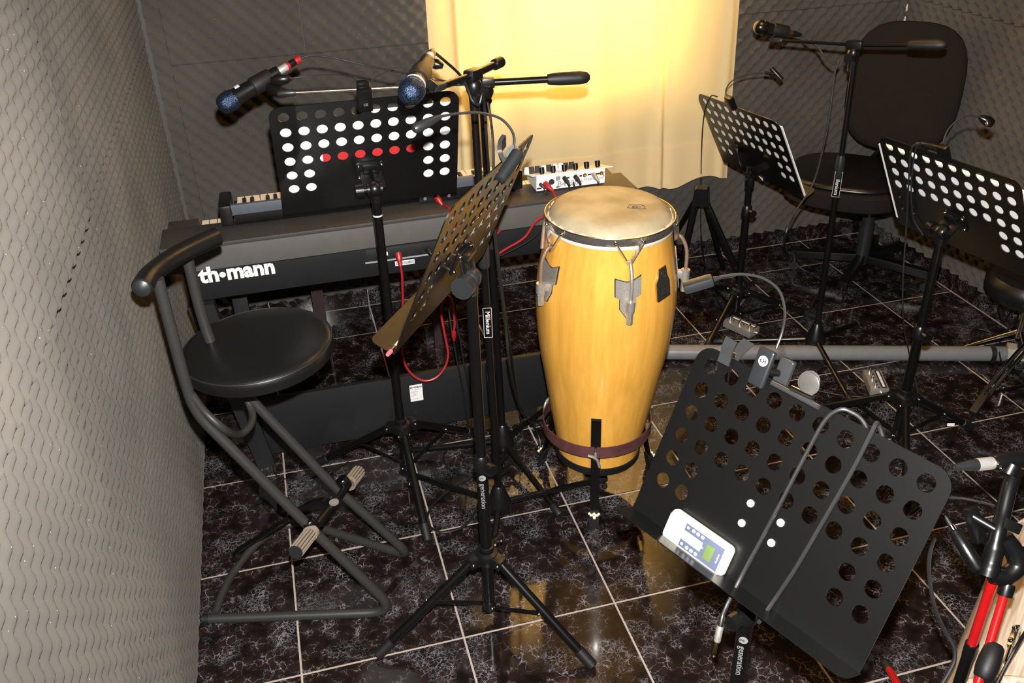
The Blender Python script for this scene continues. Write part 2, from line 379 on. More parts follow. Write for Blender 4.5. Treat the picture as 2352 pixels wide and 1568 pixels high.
for i in range(-1, 7):
    for j in range(-8, 3):
        x0, x1 = max(i*T, XL), min((i+1)*T, XR-.015); y0, y1 = max(j*T, YF), min((j+1)*T, YB-.015)
        if x1-x0 < .02 or y1-y0 < .02: continue
        key = (round(x1-x0, 4), round(y1-y0, 4))
        if key not in tcache: tcache[key] = tile_mesh(0, x1-x0, 0, y1-y0)
        o = bpy.data.objects.new('floor_tile', tcache[key]); COL.objects.link(o); o.parent = floor; o.location = ((x0+x1)/2, (y0+y1)/2, 0)

def foam(parent, o, u, v, n, U, Vh, ph=(0, 0), proud=0.0):
    """egg-crate sheet: origin o, size U x Vh along u, v, bumps towards n"""
    p = .054; st = p/7; nu, nv = max(2, round(U/st)), max(2, round(Vh/st)); A = .0125 if proud == 0 else .0085; base = .016+proud
    u, v, n, o = V(u), V(v), V(n), V(o); off = world_loc(parent); vs = []; fs = []
    k = 2*PI/p
    for j in range(nv+1):
        y = Vh*j/nv
        for i in range(nu+1):
            x = U*i/nu
            h = math.cos(k*(x+o.dot(u)))*math.cos(k*(y+o.dot(v)))
            h = 1-2*(1-(h+1)/2)**1.5
            vs.append(o+u*x+v*y+n*(base+A*h+.0015*math.sin(3.1*x+5*y+ph[0]))-off)
    for j in range(nv):
        for i in range(nu):
            a = j*(nu+1)+i; fs.append([a, a+1, a+nu+2, a+nu+1])
    # cut edges back to the wall
    ring = [i for i in range(nu+1)]+[(j+1)*(nu+1)-1 for j in range(1, nv+1)]+[nv*(nu+1)+i for i in range(nu-1, -1, -1)]+[j*(nu+1) for j in range(nv-1, 0, -1)]
    s0 = len(vs)
    for i in ring:
        w = vs[i]+off-o; vs.append(o+u*w.dot(u)+v*w.dot(v)-off)
    m = len(ring)
    for i in range(m):
        fs.append([ring[(i+1) % m], ring[i], s0+i, s0+(i+1) % m])
    me = bpy.data.meshes.new('foam_panel'); me.from_pydata([tuple(q) for q in vs], [], fs)
    me.polygons.foreach_set('use_smooth', [True]*len(fs)); me.set_sharp_from_angle(angle=math.radians(60)); me.materials.append(M['foam'])
    ob = bpy.data.objects.new('foam_panel', me); COL.objects.link(ob); ob.parent = parent; return ob

b = MB().box((XL-.05, (YB+YF)/2, HC/2), (.1, YB-YF+.2, HC)); wallL = struct(b.build('wall_left', M['plaster']))
foam(wallL, (XL, -.965, .012), (0, 1, 0), (0, 0, 1), (1, 0, 0), 1.96, 1.075, (0, 0), .016)
foam(wallL, (XL, -2.965, .012), (0, 1, 0), (0, 0, 1), (1, 0, 0), 1.995, 1.075, (1.2, .4), .026)
foam(wallL, (XL, -.545, 1.09), (0, 1, 0), (0, 0, 1), (1, 0, 0), 1.54, 1.30, (.5, .9), .018)
foam(wallL, (XL, -2.545, 1.09), (0, 1, 0), (0, 0, 1), (1, 0, 0), 1.995, 1.30, (2.0, .2), .028)
WX0, WX1, WZ0, WZ1 = .84, 1.68, .80, 2.10
b = MB()
b.box(((XL+WX0)/2, YB+.06, HC/2), (WX0-XL, .12, HC)).box(((WX1+XR)/2, YB+.06, HC/2), (XR-WX1, .12, HC))
b.box(((WX0+WX1)/2, YB+.06, WZ0/2), (WX1-WX0, .12, WZ0)).box(((WX0+WX1)/2, YB+.06, (WZ1+HC)/2), (WX1-WX0, .12, HC-WZ1))
wallB = struct(b.build('wall_back', M['plaster']))
for (x0, x1, z0, z1, ph) in ((XL+.05, -.170, .075, 2.40, (.3, 0)), (-.168, .80, .075, 1.012, (0, 0)), (.80, 1.80, .075, .775, (.4, 1)), (1.80, 2.64, .075, 1.012, (1, .3)),
                             (-.168, .278, 1.015, 2.40, (.7, .7)), (.281, .80, 1.015, 2.40, (1.5, .7)), (1.80, 2.64, 1.015, 2.40, (.2, 1.7))):
    foam(wallB, (x0, YB, z0), (1, 0, 0), (0, 0, 1), (0, -1, 0), x1-x0, z1-z0, ph)
b = MB().box((XR+.05, (YB+YF)/2, HC/2), (.1, YB-YF+.2, HC)); wallR = struct(b.build('wall_right', M['plaster']))
for (y0, y1, z0, z1, ph) in ((-1.0, 1.0, .075, 1.03, (0, 0)), (-3.0, -1.002, .075, 1.03, (.6, .4)), (-1.0, 1.0, 1.033, 2.4, (.2, .9)), (-3.0, -1.002, 1.033, 2.4, (1, 1))):
    foam(wallR, (XR, y0, z0), (0, 1, 0), (0, 0, 1), (-1, 0, 0), y1-y0, z1-z0, ph)
b = MB().box(((XL+XR)/2, YF-.05, HC/2), (XR-XL+.2, .1, HC)); struct(b.build('wall_front', M['plaster']))
b = MB().box(((XL+XR)/2, (YB+YF)/2, HC+.05), (XR-XL+.3, YB-YF+.3, .1)); ceil_ = struct(b.build('ceiling', M['ceiling']))
# skirting tiles
for side in ('back', 'right'):
    bb = MB()
    if side == 'back': bb.box(((XL+XR)/2, YB-.004, .036), (XR-XL, .008, .072))
    else: bb.box((XR-.004, (YB+YF)/2, .036), (.008, YB-YF, .072))
    base = struct(bb.build('baseboard_'+side, M['grout']))
    cc = {}
    rng = range(-1, 7) if side == 'back' else range(-8, 3)
    for i in rng:
        lo, hi = (XL, XR-.009) if side == 'back' else (YF, YB-.009)
        a, c = max(i*T, lo), min((i+1)*T, hi)
        if c-a < .02: continue
        key = round(c-a, 4)
        if key not in cc:
            q = MB(); d = (c-a-.003, .009, .073) if side == 'back' else (.009, c-a-.003, .073); q.box((0, 0, 0), d, bev=.0015, seg=1)
            me = bpy.data.meshes.new('skirting_tile'); me.from_pydata([tuple(x) for x in q.v], [], q.f); me.materials.append(M['marble']); cc[key] = me
        o = bpy.data.objects.new('skirting_tile', cc[key]); COL.objects.link(o); o.parent = base
        o.location = ((a+c)/2, YB-.0095, .0375) if side == 'back' else (XR-.0095, (a+c)/2, .0375)

# warm ceiling lamp above the frame
def ceiling_lamp():
    c = V((1.62, -.10, HC)); root = ceil_
    MB().lathe([(.315, 0), (.315, -.02), (.30, -.025)], 40, Mx.Translation(c)).build('lamp_ring', M['steel'], root)
    m = bpy.data.materials.new('lit_lamp_glass'); m.use_nodes = True; b_ = m.node_tree.nodes['Principled BSDF']
    b_.inputs['Base Color'].default_value = (.8, .7, .5, 1); b_.inputs['Emission Color'].default_value = (1.0, .52, .13, 1); b_.inputs['Emission Strength'].default_value = LAMP_STRENGTH
    MB().lathe([(.30, -.020), (.285, -.045), (.22, -.068), (.12, -.082), (.0005, -.086)], 40, Mx.Translation(c), cap=False).build('lamp_shade', m, root)
ceiling_lamp()
# window behind the curtain
wf = MB()
for (c, d) in ((((WX0+WX1)/2, YB+.07, WZ0+.025), (WX1-WX0, .05, .05)), (((WX0+WX1)/2, YB+.07, WZ1-.025), (WX1-WX0, .05, .05)), ((WX0+.025, YB+.07, (WZ0+WZ1)/2), (.05, .05, WZ1-WZ0)), ((WX1-.025, YB+.07, (WZ0+WZ1)/2), (.05, .05, WZ1-WZ0))): wf.box(c, d)
win = struct(wf.build('window_1', M['whitepaint']))
MB().box(((WX0+WX1)/2, YB+.07, (WZ0+WZ1)/2), (WX1-WX0-.08, .005, WZ1-WZ0-.08)).build('window_pane', M['glass'], win)

# curtain
def curtain():
    root = thing('curtain', 'yellow cloth curtain hanging over the bright window in the back wall', 'curtain', (1.28, .93, 2.25))
    X0, X1, Z1 = .700, 1.885, 2.25; nu, nv = 150, 60
    def fold(x, z):
        t = (x-X0)/(X1-X0); s = .5+.5*(Z1-z)/1.8
        y = .0045*math.sin(2*PI*t*7.3+.6*math.sin(9*t))*s+.010*math.sin(2*PI*t*3.1+1.0)
        y -= .030*math.exp(-((x-.775)/.030)**2)                    # left return fold
        y += .016*math.exp(-((x-.80)/.012)**2)
        y -= .020*math.exp(-((x-1.575)/.02)**2)*s-.014*math.exp(-((x-1.60)/.012)**2)*s
        y -= .016*math.exp(-((x-1.85)/.02)**2)
        y += .006*math.sin(4*z+6*t)
        return y
    def hemz(x):
        t = (x-X0)/(X1-X0)
        return .385+.008*math.sin(2*PI*t*2.3+1)+.012*math.sin(2*PI*t*4.7)
    def xx(i, z):
        t = i/nu; x = X0+(X1-X0)*t
        return x+.035*(t)*max(0, (1.2-z))*.9+.10*(1-t)*max(0, (1.2-z))*.0
    def sheet(name, za, zb, dy, nvv):
        vs, fs = [], []
        for j in range(nvv+1):
            for i in range(nu+1):
                t = j/nvv; x = X0+(X1-X0)*i/nu; h = hemz(x)
                a = h if za is None else za; z = a+(zb-a)*t
                X = xx(i, z); vs.append((X-1.28, fold(x, z)+dy, z-2.25))
        for j in range(nvv):
            for i in range(nu): a = j*(nu+1)+i; fs.append([a, a+1, a+nu+2, a+nu+1])
        me = bpy.data.meshes.new(name); me.from_pydata(vs, [], fs); me.polygons.foreach_set('use_smooth', [True]*len(fs)); me.materials.append(M['curtain'])
        o = bpy.data.objects.new(name, me); COL.objects.link(o); o.parent = root
    sheet('cloth', None, Z1, 0, nv)
    sheet('hem', None, .552, -.003, 8)
    r = MB().cyl((.60, .93, 2.27), (1.98, .93, 2.27), .012)
    r.build('rod', M['steel'], root)
    for k in range(12):
        x = .72+k*.105; MB().tube([V((x, .93+.018*math.cos(a), 2.268+.018*math.sin(a))) for a in [2*PI*q/12 for q in range(12)]], .0025, 6, closed=True).build('ring', M['steel'], root)
curtain()

# ------------------------------------------------------------------ music stands
class Pose:
    def __init__(s, O, a, b, front):
        s.O = V(O); s.a = V(a).normalized(); b = V(b); s.b = (b-s.a*s.a.dot(b)).normalized(); s.n = s.a.cross(s.b); s.f = front   # front = +1: sheets lie on the +n side
        s.M = Mx(((s.a.x, s.b.x, s.n.x, s.O.x), (s.a.y, s.b.y, s.n.y, s.O.y), (s.a.z, s.b.z, s.n.z, s.O.z), (0, 0, 0, 1)))
    def p(s, u, v, w=0): return s.O+s.a*u+s.b*v+s.n*(w*s.f)      # w > 0 towards the reader
    def px(s, x, y, w=0):                                          # pixel -> point on the plane at w
        return on_pl(x, y, s.p(0, 0, w), s.n)
    def uv(s, p): d = V(p)-s.O; return d.dot(s.a), d.dot(s.b)
    def box(s, mb, u0, u1, v0, v1, w0, w1, bev=0, mi=0):
        w0, w1 = w0*s.f, w1*s.f
        return mb.box(((u0+u1)/2, (v0+v1)/2, (w0+w1)/2), (u1-u0, v1-v0, abs(w1-w0)), s.M, bev, mi)
HR, DX = .0133, .043
def plate_faces():
    U0, U1, V0, V1 = -.034, .421, -.029, .290; g = DX/2; nc, nr = 10, 6
    vs = []; fs = []; loops = []; idx = {}
    def vid(p):
        k = (round(p[0], 5), round(p[1], 5))
        if k not in idx: idx[k] = len(vs); vs.append(k)
        return idx[k]
    for j in range(nr):
        for i in range(nc):
            cx, cy = i*DX, j*DX
            if j >= 4 and 2 <= i <= 7:
                fs.append([vid((cx-g, cy-g)), vid((cx+g, cy-g)), vid((cx+g, cy+g)), vid((cx-g, cy+g))]); continue
            n = 20; ci = []; sq = []
            for k in range(n):
                a = 2*PI*(k+.5)/n+PI/4-PI/n; c, s_ = math.cos(a), math.sin(a); m = max(abs(c), abs(s_))
                ci.append(vid((cx+HR*c, cy+HR*s_))); sq.append(vid((cx+g*c/m, cy+g*s_/m)))
            for k in range(n): k2 = (k+1) % n; fs.append([ci[k], sq[k], sq[k2], ci[k2]])
            loops.append(ci[::-1])
    X0, X1, Y0, Y1 = -g, (nc-1)*DX+g, -g, (nr-1)*DX+g; R = .03
    arcl = [(U0+R-R*math.cos(t), V0+R-R*math.sin(t)) for t in [PI/2*k/8 for k in range(9)]]
    arcr = [(U1-R+R*math.sin(t), V0+R-R*math.cos(t)) for t in [PI/2*k/8 for k in range(9)]]
    outer = arcl+arcr+[(U1, V1), (U0, V1)]
    top = arcl+arcr+[(X1, V0+R), (X1, Y0), (X0, Y0), (X0, V0+R)]
    fs.append([vid(p) for p in top])
    fs.append([vid(p) for p in ((U0, V0+R), (X0, V0+R), (X0, Y1), (U0, Y1))])
    fs.append([vid(p) for p in ((X1, V0+R), (U1, V0+R), (U1, Y1), (X1, Y1))])
    fs.append([vid(p) for p in ((U0, Y1), (X0, Y1), (X1, Y1), (U1, Y1), (U1, V1), (U0, V1))])
    loops.append([vid(p) for p in outer]); return vs, fs, loops
PF = plate_faces()
def plate_mb(pose, th=.0024):
    vs, fs, loops = PF; n = len(vs); mb = MB()
    vv = [V((x, y, -th/2)) for x, y in vs]+[V((x, y, th/2)) for x, y in vs]
    ff = [f[::-1] for f in fs]+[[i+n for i in f] for f in fs]
    for lp in loops:
        for k in range(len(lp)): a, c = lp[k], lp[(k+1) % len(lp)]; ff.append([a, c, c+n, a+n])
    return mb.add(vv, ff, pose.M)
def lip_mb(pose, d=.052):
    R = .016; U0, U1 = -.036, .423; poly = [(U0, -.0008), (U0, d-R)]
    poly += [(U0+R-R*math.cos(t), d-R+R*math.sin(t)) for t in [PI/2*k/5 for k in range(1, 6)]]
    poly += [(U1-R+R*math.sin(t), d-R+R*math.cos(t)) for t in [PI/2*k/5 for k in range(6)]]+[(U1, -.0008)]
    Mf = Mx(((pose.a.x, pose.n.x*pose.f, pose.b.x, 0), (pose.a.y, pose.n.y*pose.f, pose.b.y, 0), (pose.a.z, pose.n.z*pose.f, pose.b.z, 0), (0, 0, 0, 1)))
    o = pose.p(0, .2892); Mf.col[3] = (o.x, o.y, o.z, 1)
    return MB().prism(poly, 0, .0016, Mf)

def ribbon(mb, pts, n, w, t):
    """flat strip along pts; n = rough normal"""
    pts = [V(p) for p in pts]; vs = []; fs = []; m = len(pts)
    for i, p in enumerate(pts):
        d = (pts[min(i+1, m-1)]-pts[max(i-1, 0)]).normalized(); s_ = V(n).cross(d).normalized(); nn = d.cross(s_)
        for (x, y) in ((-1, -1), (1, -1), (1, 1), (-1, 1)): vs.append(p+s_*(x*w/2)+nn*(y*t/2))
    for i in range(m-1):
        for k in range(4): k2 = (k+1) % 4; fs.append([i*4+k, i*4+k2, i*4+4+k2, i*4+4+k])
    fs += [[3, 2, 1, 0], [m*4-4, m*4-3, m*4-2, m*4-1]]
    return mb.add(vs, fs)
def knob(mb, c, d, r=.014, h=.016, lobes=6):
    A_ = .10 if lobes < 10 else .015; c, d = V(c), V(d).normalized(); x, y = ortho(d); Mf = frame(c, x, y)
    poly = [((r*(1+A_*math.cos(lobes*t)))*math.cos(t), (r*(1+A_*math.cos(lobes*t)))*math.sin(t)) for t in [2*PI*k/36 for k in range(36)]]
    return mb.prism(poly, 0, h, Mf)
def tripod(root, base, hub_z, azs, R, leg_r=.011, low=.055, brace=True, plate_r=.0145, feet=None):
    bx, by = base
    h = MB().lathe([(.016, hub_z-.030), (.027, hub_z-.026), (.030, hub_z-.012), (.026, hub_z), (.017, hub_z+.004), (.017, hub_z+.018), (.0135, hub_z+.020)], 24, Mx.Translation((bx, by, 0)))
    for az in azs:
        d = V((math.cos(az), math.sin(az), 0)); h.bar(V((bx, by, hub_z-.014))+d*.018, V((bx, by, hub_z-.018))+d*.046, .030, .026, .003)
    hub = h.build('hub', M['plast'], root)
    for q, az in enumerate(azs):
        d = V((math.cos(az), math.sin(az), 0)); Rq = R if feet is None else feet[q]
        a, e = V((bx, by, hub_z-.016))+d*.036, V((bx, by, .0125))+d*Rq
        leg = MB().cyl(a, e, leg_r, seg=14).build('leg', M['stand'], root)
        c0 = e+(a-e).normalized()*.045; fc = MB().along([(leg_r+.0005, 0), (leg_r+.0025, .03), (leg_r+.0025, .95), (leg_r, 1)], c0, e+(e-a).normalized()*.006, 16)
        fc.build('foot_cap', M['rubber'], leg)
        side = d.cross(V((0, 0, 1)))
        for sg in (-1, 1): MB().sph(V((bx, by, hub_z-.016))+d*.040+side*(.0155*sg), .004, seg=8).build('bolt', M['steel'], hub)
        if brace:
            pm = a.lerp(e, .47)+side*.012; pe = V((bx, by, low))+d*.016+side*.008
            br = MB().bar(pm, pe, .004, .011, .0008).build('brace', M['stand'], root)
            MB().sph(pm+side*.004, .0042, seg=8).build('rivet', M['steel'], br); MB().sph(pe+side*.004, .0042, seg=8).build('rivet', M['steel'], br)
    if brace: MB().cyl((bx, by, low-.014), (bx, by, low+.012), .0165, seg=16).build('lower_collar', M['plast'], root)

def music_stand(label, pose, base, hub_z, azs, R, elbow_z, mount='elbow', upper=None, knob_side=-1, bv=.182, low=.055, riv=True, kr=.017, group=None, pole_r=.0118):
    bx, by = base; root = thing('music_stand', label, 'music stand', (bx, by, 0))
    pl = plate_mb(pose).build('plate', M['plate'], root, ang=30)
    lip_mb(pose).build('lip', M['plate'], pl, ang=30)
    tripod(root, base, hub_z, azs, R, low=low)
    if upper:
        MB().cyl((bx, by, low-.02), (bx, by, upper), pole_r+.0018, seg=20).build('pole', M['stand'], root)
        MB().cyl((bx, by, upper), (bx, by, elbow_z-.02), pole_r, seg=20).build('upper_tube', M['stand'], root)
        cl = MB().lathe([(pole_r+.002, upper-.028), (pole_r+.0065, upper-.026), (pole_r+.0065, upper+.004), (pole_r+.001, upper+.012)], 20, Mx.Translation((bx, by, 0)))
        co = cl.build('collar', M['plast'], root)
        d = (CAM-V((bx, by, upper))); d.z = 0; d.normalize(); d = (d+d.cross(V((0, 0, 1)))*-.75*knob_side*-1).normalized()
        k = MB().cyl(V((bx, by, upper-.010))+d*.012, V((bx, by, upper-.010))+d*.026, .007, seg=10); knob(k, V((bx, by, upper-.010))+d*.024, d, .0135, .017, 3); k.build('knob', M['plast'], co)
    else:
        MB().cyl((bx, by, low-.02), (bx, by, elbow_z-.02), pole_r, seg=20).build('pole', M['stand'], root)
    E_ = V((bx, by, elbow_z)); pc = pose.p(.1935, bv, -.002)
    if mount == 'elbow':
        m = MB(); pose.box(m, .1935-.036, .1935+.036, bv-.024, bv+.024, -.0008, -.006, .002); pose.box(m, .1935-.020, .1935+.020, bv-.026, bv-.006, -.006, -.022, .004)
        m.build('bracket', M['plast'], root)
        if riv:
            for du in (-.029, .029):
                for dv in (-.018, .018):
                    MB().sph(pose.p(.1935+du, bv+dv, -.0065), .0045, seg=10).build('rivet', M['steel'], root); MB().sph(pose.p(.1935+du, bv+dv, .0012), .0066, seg=14).build('rivet', M['rivet'], root)
        ax = pose.a*knob_side
        for sgn in (-1, 1): MB().bar(pose.p(.1935+.0165*sgn, bv-.004, -.012), E_+pose.a*(.0165*sgn), .005, .024, .001, up=pose.a).build('yoke', M['plast'], root)
        el = MB().sph(E_, .021, seg=20).cyl(E_, E_-V((0, 0, .034)), .0145, .0135, seg=18).cyl(E_-pose.a*.019, E_+pose.a*.019, .016, seg=18)
        el.build('elbow', M['greyplast'] if kr > .02 else M['plast'], root)
        k = MB().cyl(E_+ax*.019, E_+ax*.032, .008, seg=12); knob(k, E_+ax*.028, ax, kr, .020, 12)
        k.build('knob', M['greyplast'] if kr > .02 else M['plast'], root)
    else:
        for sgn in (-1, 1):
            f = MB(); q = pose.p(.1935+.085*sgn, bv, -.004); mid = q.lerp(E_, .55)+pose.n*(-pose.f)*.02
            arm = spline([q+pose.b*-.03, q, mid, E_+V((0, 0, -.004))], 5)
            ribbon(f, arm, pose.n, .026, .003)
            f.build('fork_arm', M['stand'], root)
        h = MB().lathe([(.0135, -.06), (.0165, -.055), (.0165, -.03), (.013, -.026), (.015, -.004), (.015, .014), (.010, .017)], 18, Mx.Translation(E_)); h.build('head_block', M['plast'], root)
        k = MB(); knob(k, E_+V((-.012, -.012, -.012)), (-.7, -.7, 0), .011, .014, 5); k.build('knob', M['plast'], root)
    return root
PA = Pose((.163, -.139, 1.126), (1, .005, -.004), (-.006, .334, -.942), 1)
PC = Pose((.405, -.914, 1.152), (.563, .826, -.02), (-.339, .209, -.917), 1)
PN = Pose((.784, -1.152, .927), (.396, -.918, -.016), (-.421, -.166, -.892), -1)
PR = Pose((1.754, -.241, .905), (.16, -.987, .035), (.432, .038, -.901), 1)
PB = Pose((1.64, .659, .801), (.164, -.986, .026), (.451, .052, -.891), 1)
rad = math.radians
sA = music_stand('black perforated music stand in front of the piano, white and red sheets behind it', PA, (.356, -.14), .205, [rad(-88), rad(150), rad(32)], .29, .925, knob_side=-1)
sC = music_stand('black music stand in the centre foreground with its sheet plate turned edge-on', PC, (.466, -.742), .225, [rad(188), rad(-48), rad(70)], .285, .945, upper=.50, knob_side=-1, kr=.0225)
sN = music_stand('black music stand in the right foreground with a remote control on its plate', PN, (.792, -1.345), .20, [rad(200), rad(-40), rad(80)], .28, .70, upper=.555, knob_side=1)
sR = music_stand('black music stand at the right edge with a white book and a hanging cable', PR, (1.823, -.43), .195, [rad(2), rad(122), rad(242)], .28, .72, upper=.42, knob_side=-1)
sB = music_stand('black music stand between the curtain and the office chair, holding white sheets', PB, (1.735, .45), .135, [rad(-18), rad(102), rad(222)], .30, .60, mount='fork', upper=.46, bv=.185, low=.03)
# worn ring and stickers on the poles
MB().cyl((.356, -.14, .853), (.356, -.14, .857), .0121, seg=20).build('worn_ring', M['print'], sA)
def pole_text(root, body, c, r, size, up=True, mt='print', logo=None, flip=1, frame_w=None):
    """lettering running along a vertical pole at c, facing the camera"""
    c = V(c); d = CAM-c; d.z = 0; d.normalize(); z = V((0, 0, 1)); x = -z if not up else z
    y = d.cross(x); Mf = frame(c+d*(r+.0004), x, y)
    t = MB().text(body, size, Mf, .0002)
    if logo is not None:
        lo = frame(c+d*(r+.0002)+z*logo, x, y); t.prism([(.008*math.cos(a), .008*math.sin(a)) for a in [2*PI*k/20 for k in range(20)]], 0, .0004, lo)
        lm = MB().text('g', .013, frame(c+d*(r+.0007)+z*logo, x, y), .0002); lm.build('logo_mark', M['ink'], root)
    if frame_w:
        for sg in (-1, 1):
            t.box((0, sg*size*.62, 0), (frame_w, .0008, .0003), Mf)
            t.box((sg*frame_w/2, 0, 0), (.0008, size*1.24, .0003), Mf)
    t.build('lettering', M[mt], root)
pole_text(sC, 'generation', (.466, -.742, .405), .0137, .017, up=False, mt='greyink', logo=.052)
pole_text(sN, 'generation', (.792, -1.345, .440), .0137, .017, up=False, mt='greyink', logo=.052)

# sheets on the stands
def sheet(pose, u0, u1, v0, v1, w0, w1, m, label, name='sheet_music', cat='sheet music', curl=None, group=None):
    mb = MB(); pose.box(mb, u0, u1, v0, v1, w0, w1, min(.0004, (w1-w0)*.3)); return tag(mb.build(name, M[m], None, smooth=False), label, cat, group)
sheet(PA, .080, .322, .103, .287, .0012, .0020, 'redpaper', 'red sheet behind the holes of the stand at the piano')
sheet(PA, -.030, .196, .026, .287, .0026, .0040, 'white', 'white sheets on the left half of the stand at the piano')
sheet(PA, .200, .4035, .005, .287, .0026, .0042, 'white', 'white sheets on the right half of the stand at the piano')
sheet(PR, -.047, .424, .008, .272, .0026, .0130, 'white', 'thick white music book standing on the stand at the right edge', 'music_book', 'book')
sheet(PR, -.030, .062, .158, .272, .0010, .0022, 'plast', 'dark pocket of papers behind the lower left holes of the right edge stand', 'document_pocket', 'folder')
sheet(PB, -.025, .428, -.012, .284, .0012, .0050, 'white', 'white sheets standing on the music stand beside the curtain')
sheet(PC, .215, .415, .100, .287, .0012, .0024, 'white', 'white sheet glimpsed through the holes of the edge-on music stand')

# ------------------------------------------------------------------ conga and its stand
def conga():
    root = thing('conga_drum', 'yellow lacquered wooden conga drum with chrome lugs and a natural skin', 'conga', (.89, -.326, 0))
    root.rotation_euler = (rad(.9)*.4, rad(1.35), 0)
    X, Y = .89, -.326
    TM = Mx.Translation((X, Y, 0)); zb = .128
    prof = [(.116, zb+.004), (.1175, .150), (.122, .19), (.1345, .26), (.1465, .33), (.158, .40), (.170, .47), (.178, .535), (.1825, .60), (.183, .64), (.180, .69), (.173, .735), (.1655, .775), (.1595, .805), (.1555, .83), (.154, .846)]
    sp = spline([(r, z, 0) for r, z in prof], 3)
    MB().lathe([(p.x, p.y) for p in sp], 96, TM).build('shell', M['conga'], root)
    MB().lathe([(.112, zb), (.119, zb-.002), (.1205, zb+.002), (.1205, zb+.021), (.1165, zb+.022)], 64, TM).build('bottom_band', M['rubber'], root)
    # skin: flat top curling down under the rim
    MB().lathe([(.0005, .8865), (.10, .886), (.124, .8845), (.137, .880), (.146, .872), (.151, .864), (.154, .856)], 72, TM).build('skin', M['skin'], root)
    e = MB(); vs = []; fs = []
    for i in range(96):
        a = 2*PI*i/96; rr = .1545+.0015*math.sin(i*2.7); h = .862+.0035*math.sin(i*1.9)+.002*math.sin(i*4.3)
        for (r, z) in ((.1505, .858), (rr, h), (.1585, .853), (.1600, .843), (.1600, .834), (.1570, .830)): vs.append((X+r*math.cos(a), Y+r*math.sin(a), z))
    for i in range(96):
        j = (i+1) % 96
        for k in range(5): fs.append([i*6+k, j*6+k, j*6+k+1, i*6+k+1])
    MB().add(vs, fs).build('skin_edge', M['skinedge'], root)
    MB().lathe([(.1605, .843), (.1618, .842), (.1628, .8435), (.1628, .858), (.1630, .861), (.1618, .8625), (.1605, .860), (.1605, .845)], 96, TM, cap=False).build('rim', M['rimchrome'], root)
    MB().tube([V((X+.1622*math.cos(t), Y+.1622*math.sin(t), .8622)) for t in [2*PI*k/96 for k in range(96)]], .0018, 8, closed=True).build('rim_edge', M['brass'], root)
    az0 = math.atan2(CAM.y-Y, CAM.x-X)
    for k in range(5):
        az = az0+rad(16.5+72*k); d = V((math.cos(az), math.sin(az), 0)); t = V((-d.y, d.x, 0)); O = V((X, Y, 0))
        lug = MB(); Mf = frame(O+d*.1735+V((0, 0, .712)), t, V((0, 0, 1))) @ Mx.Rotation(rad(-9), 4, 'X')
        poly = [(x*1.08, y*1.14) for x, y in ((-.029, .044), (-.005, .036), (.007, .036), (.029, .047), (.029, .006), (.019, .001), (.019, -.018), (.006, -.042), (-.004, -.042), (-.019, -.022), (-.019, 0), (-.029, .005))]
        lug.prism(poly, 0, .006, Mf)
        lo = lug.build('lug_plate', M['oldchrome'], root)
        MB().prism([(x*1.05, y*1.05) for x, y in poly], -.002, .0035, Mf).build('lug_gasket', M['ink'], lo)
        pr_ = O+d*.1985
        rc = MB().cyl(pr_+V((0, 0, .690)), pr_+V((0, 0, .716)), .0115, seg=18).box((0, 0, 0), (.016, .020, .026), frame(O+d*.188+V((0, 0, .703)), t, V((0, 0, 1))), .002); rc.build('receiver', M['oldchrome'], lo)
        MB().along([(.0055, 0), (.0085, .04), (.0085, .8), (.0105, .85), (.0105, 1)], pr_+V((0, 0, .654)), pr_+V((0, 0, .690)), 6).build('nut', M['oldchrome'], lo)
        rod = spline([pr_+V((0, 0, .665)), pr_+V((0, 0, .71)), pr_+V((0, 0, .745)), O+d*.195+V((0, 0, .775)), O+d*.184+V((0, 0, .800)), O+d*.174+V((0, 0, .808)), O+d*.167+V((0, 0, .803))], 6)
        MB().tube(rod, .0048, 10).build('hook_rod', M['rust'] if k else M['oldchrome'], lo)
        for sg in (-1, 1):
            m = MB(); m.bar(O+d*.1695+V((0, 0, .797)), O+d*.1625+t*(.034*sg)+V((0, 0, .852)), .0032, .013, .0008, up=t.cross(V((0, 0, 1)))+t*.3)
            st = m.build('strap', M['rimchrome'], root)
            MB().sph(O+d*.1635+t*(.034*sg)+V((0, 0, .852)), .0052, seg=10).build('rivet', M['chrome'], st)
    # badge
    az = az0+rad(50); d = V((math.cos(az), math.sin(az), 0)); t = V((-d.y, d.x, 0)); Mf = frame(V((X, Y, 0))+d*.1755+V((0, 0, .733)), t, V((0, 0, 1))) @ Mx.Rotation(rad(-10), 4, 'X')
    def bp(s): return [(x*s, y*s) for x, y in ((-.022, -.044), (.023, -.040), (.024, -.004), (.017, .012), (.014, .036), (-.013, .034), (-.017, .014), (-.026, .002), (-.026, -.040))]
    MB().prism(bp(1.06), -.003, .0016, Mf).build('badge_edge', M['brass'], root)
    bd = MB().prism(bp(1), -.003, .0024, Mf).build('badge', M['ink'], root)
    MB().text('mm', .034, Mf @ Mx.Translation((-.001, -.016, .0026)), .0003, off=.0006).text('Viga', .017, Mf @ Mx.Translation((0, .020, .0026)), .0003, off=.0006).box((.004, -.034, .0026), (.026, .005, .0005), Mf).build('badge_print', M['steel'], bd)
    # mark on the skin
    Mh = frame(V((X, Y, .8868))+V((.052, -.040, 0)), V((.95, -.30, 0)), V((.30, .95, 0)))
    lg = MB()
    pl = [(-.022, -.004), (-.016, .014), (.0, .012), (.012, .016), (.020, .008), (.022, -.008), (.012, -.012), (-.004, -.010)]
    for q in range(len(pl)):
        a, c = pl[q], pl[(q+1) % len(pl)]; lg.tube([V((a[0], a[1], 0)), V((c[0], c[1], 0))], .0006, 5, M=Mh)
    lg.text('rA8', .014, Mh @ Mx.Rotation(PI, 4, 'Z'), .0002)
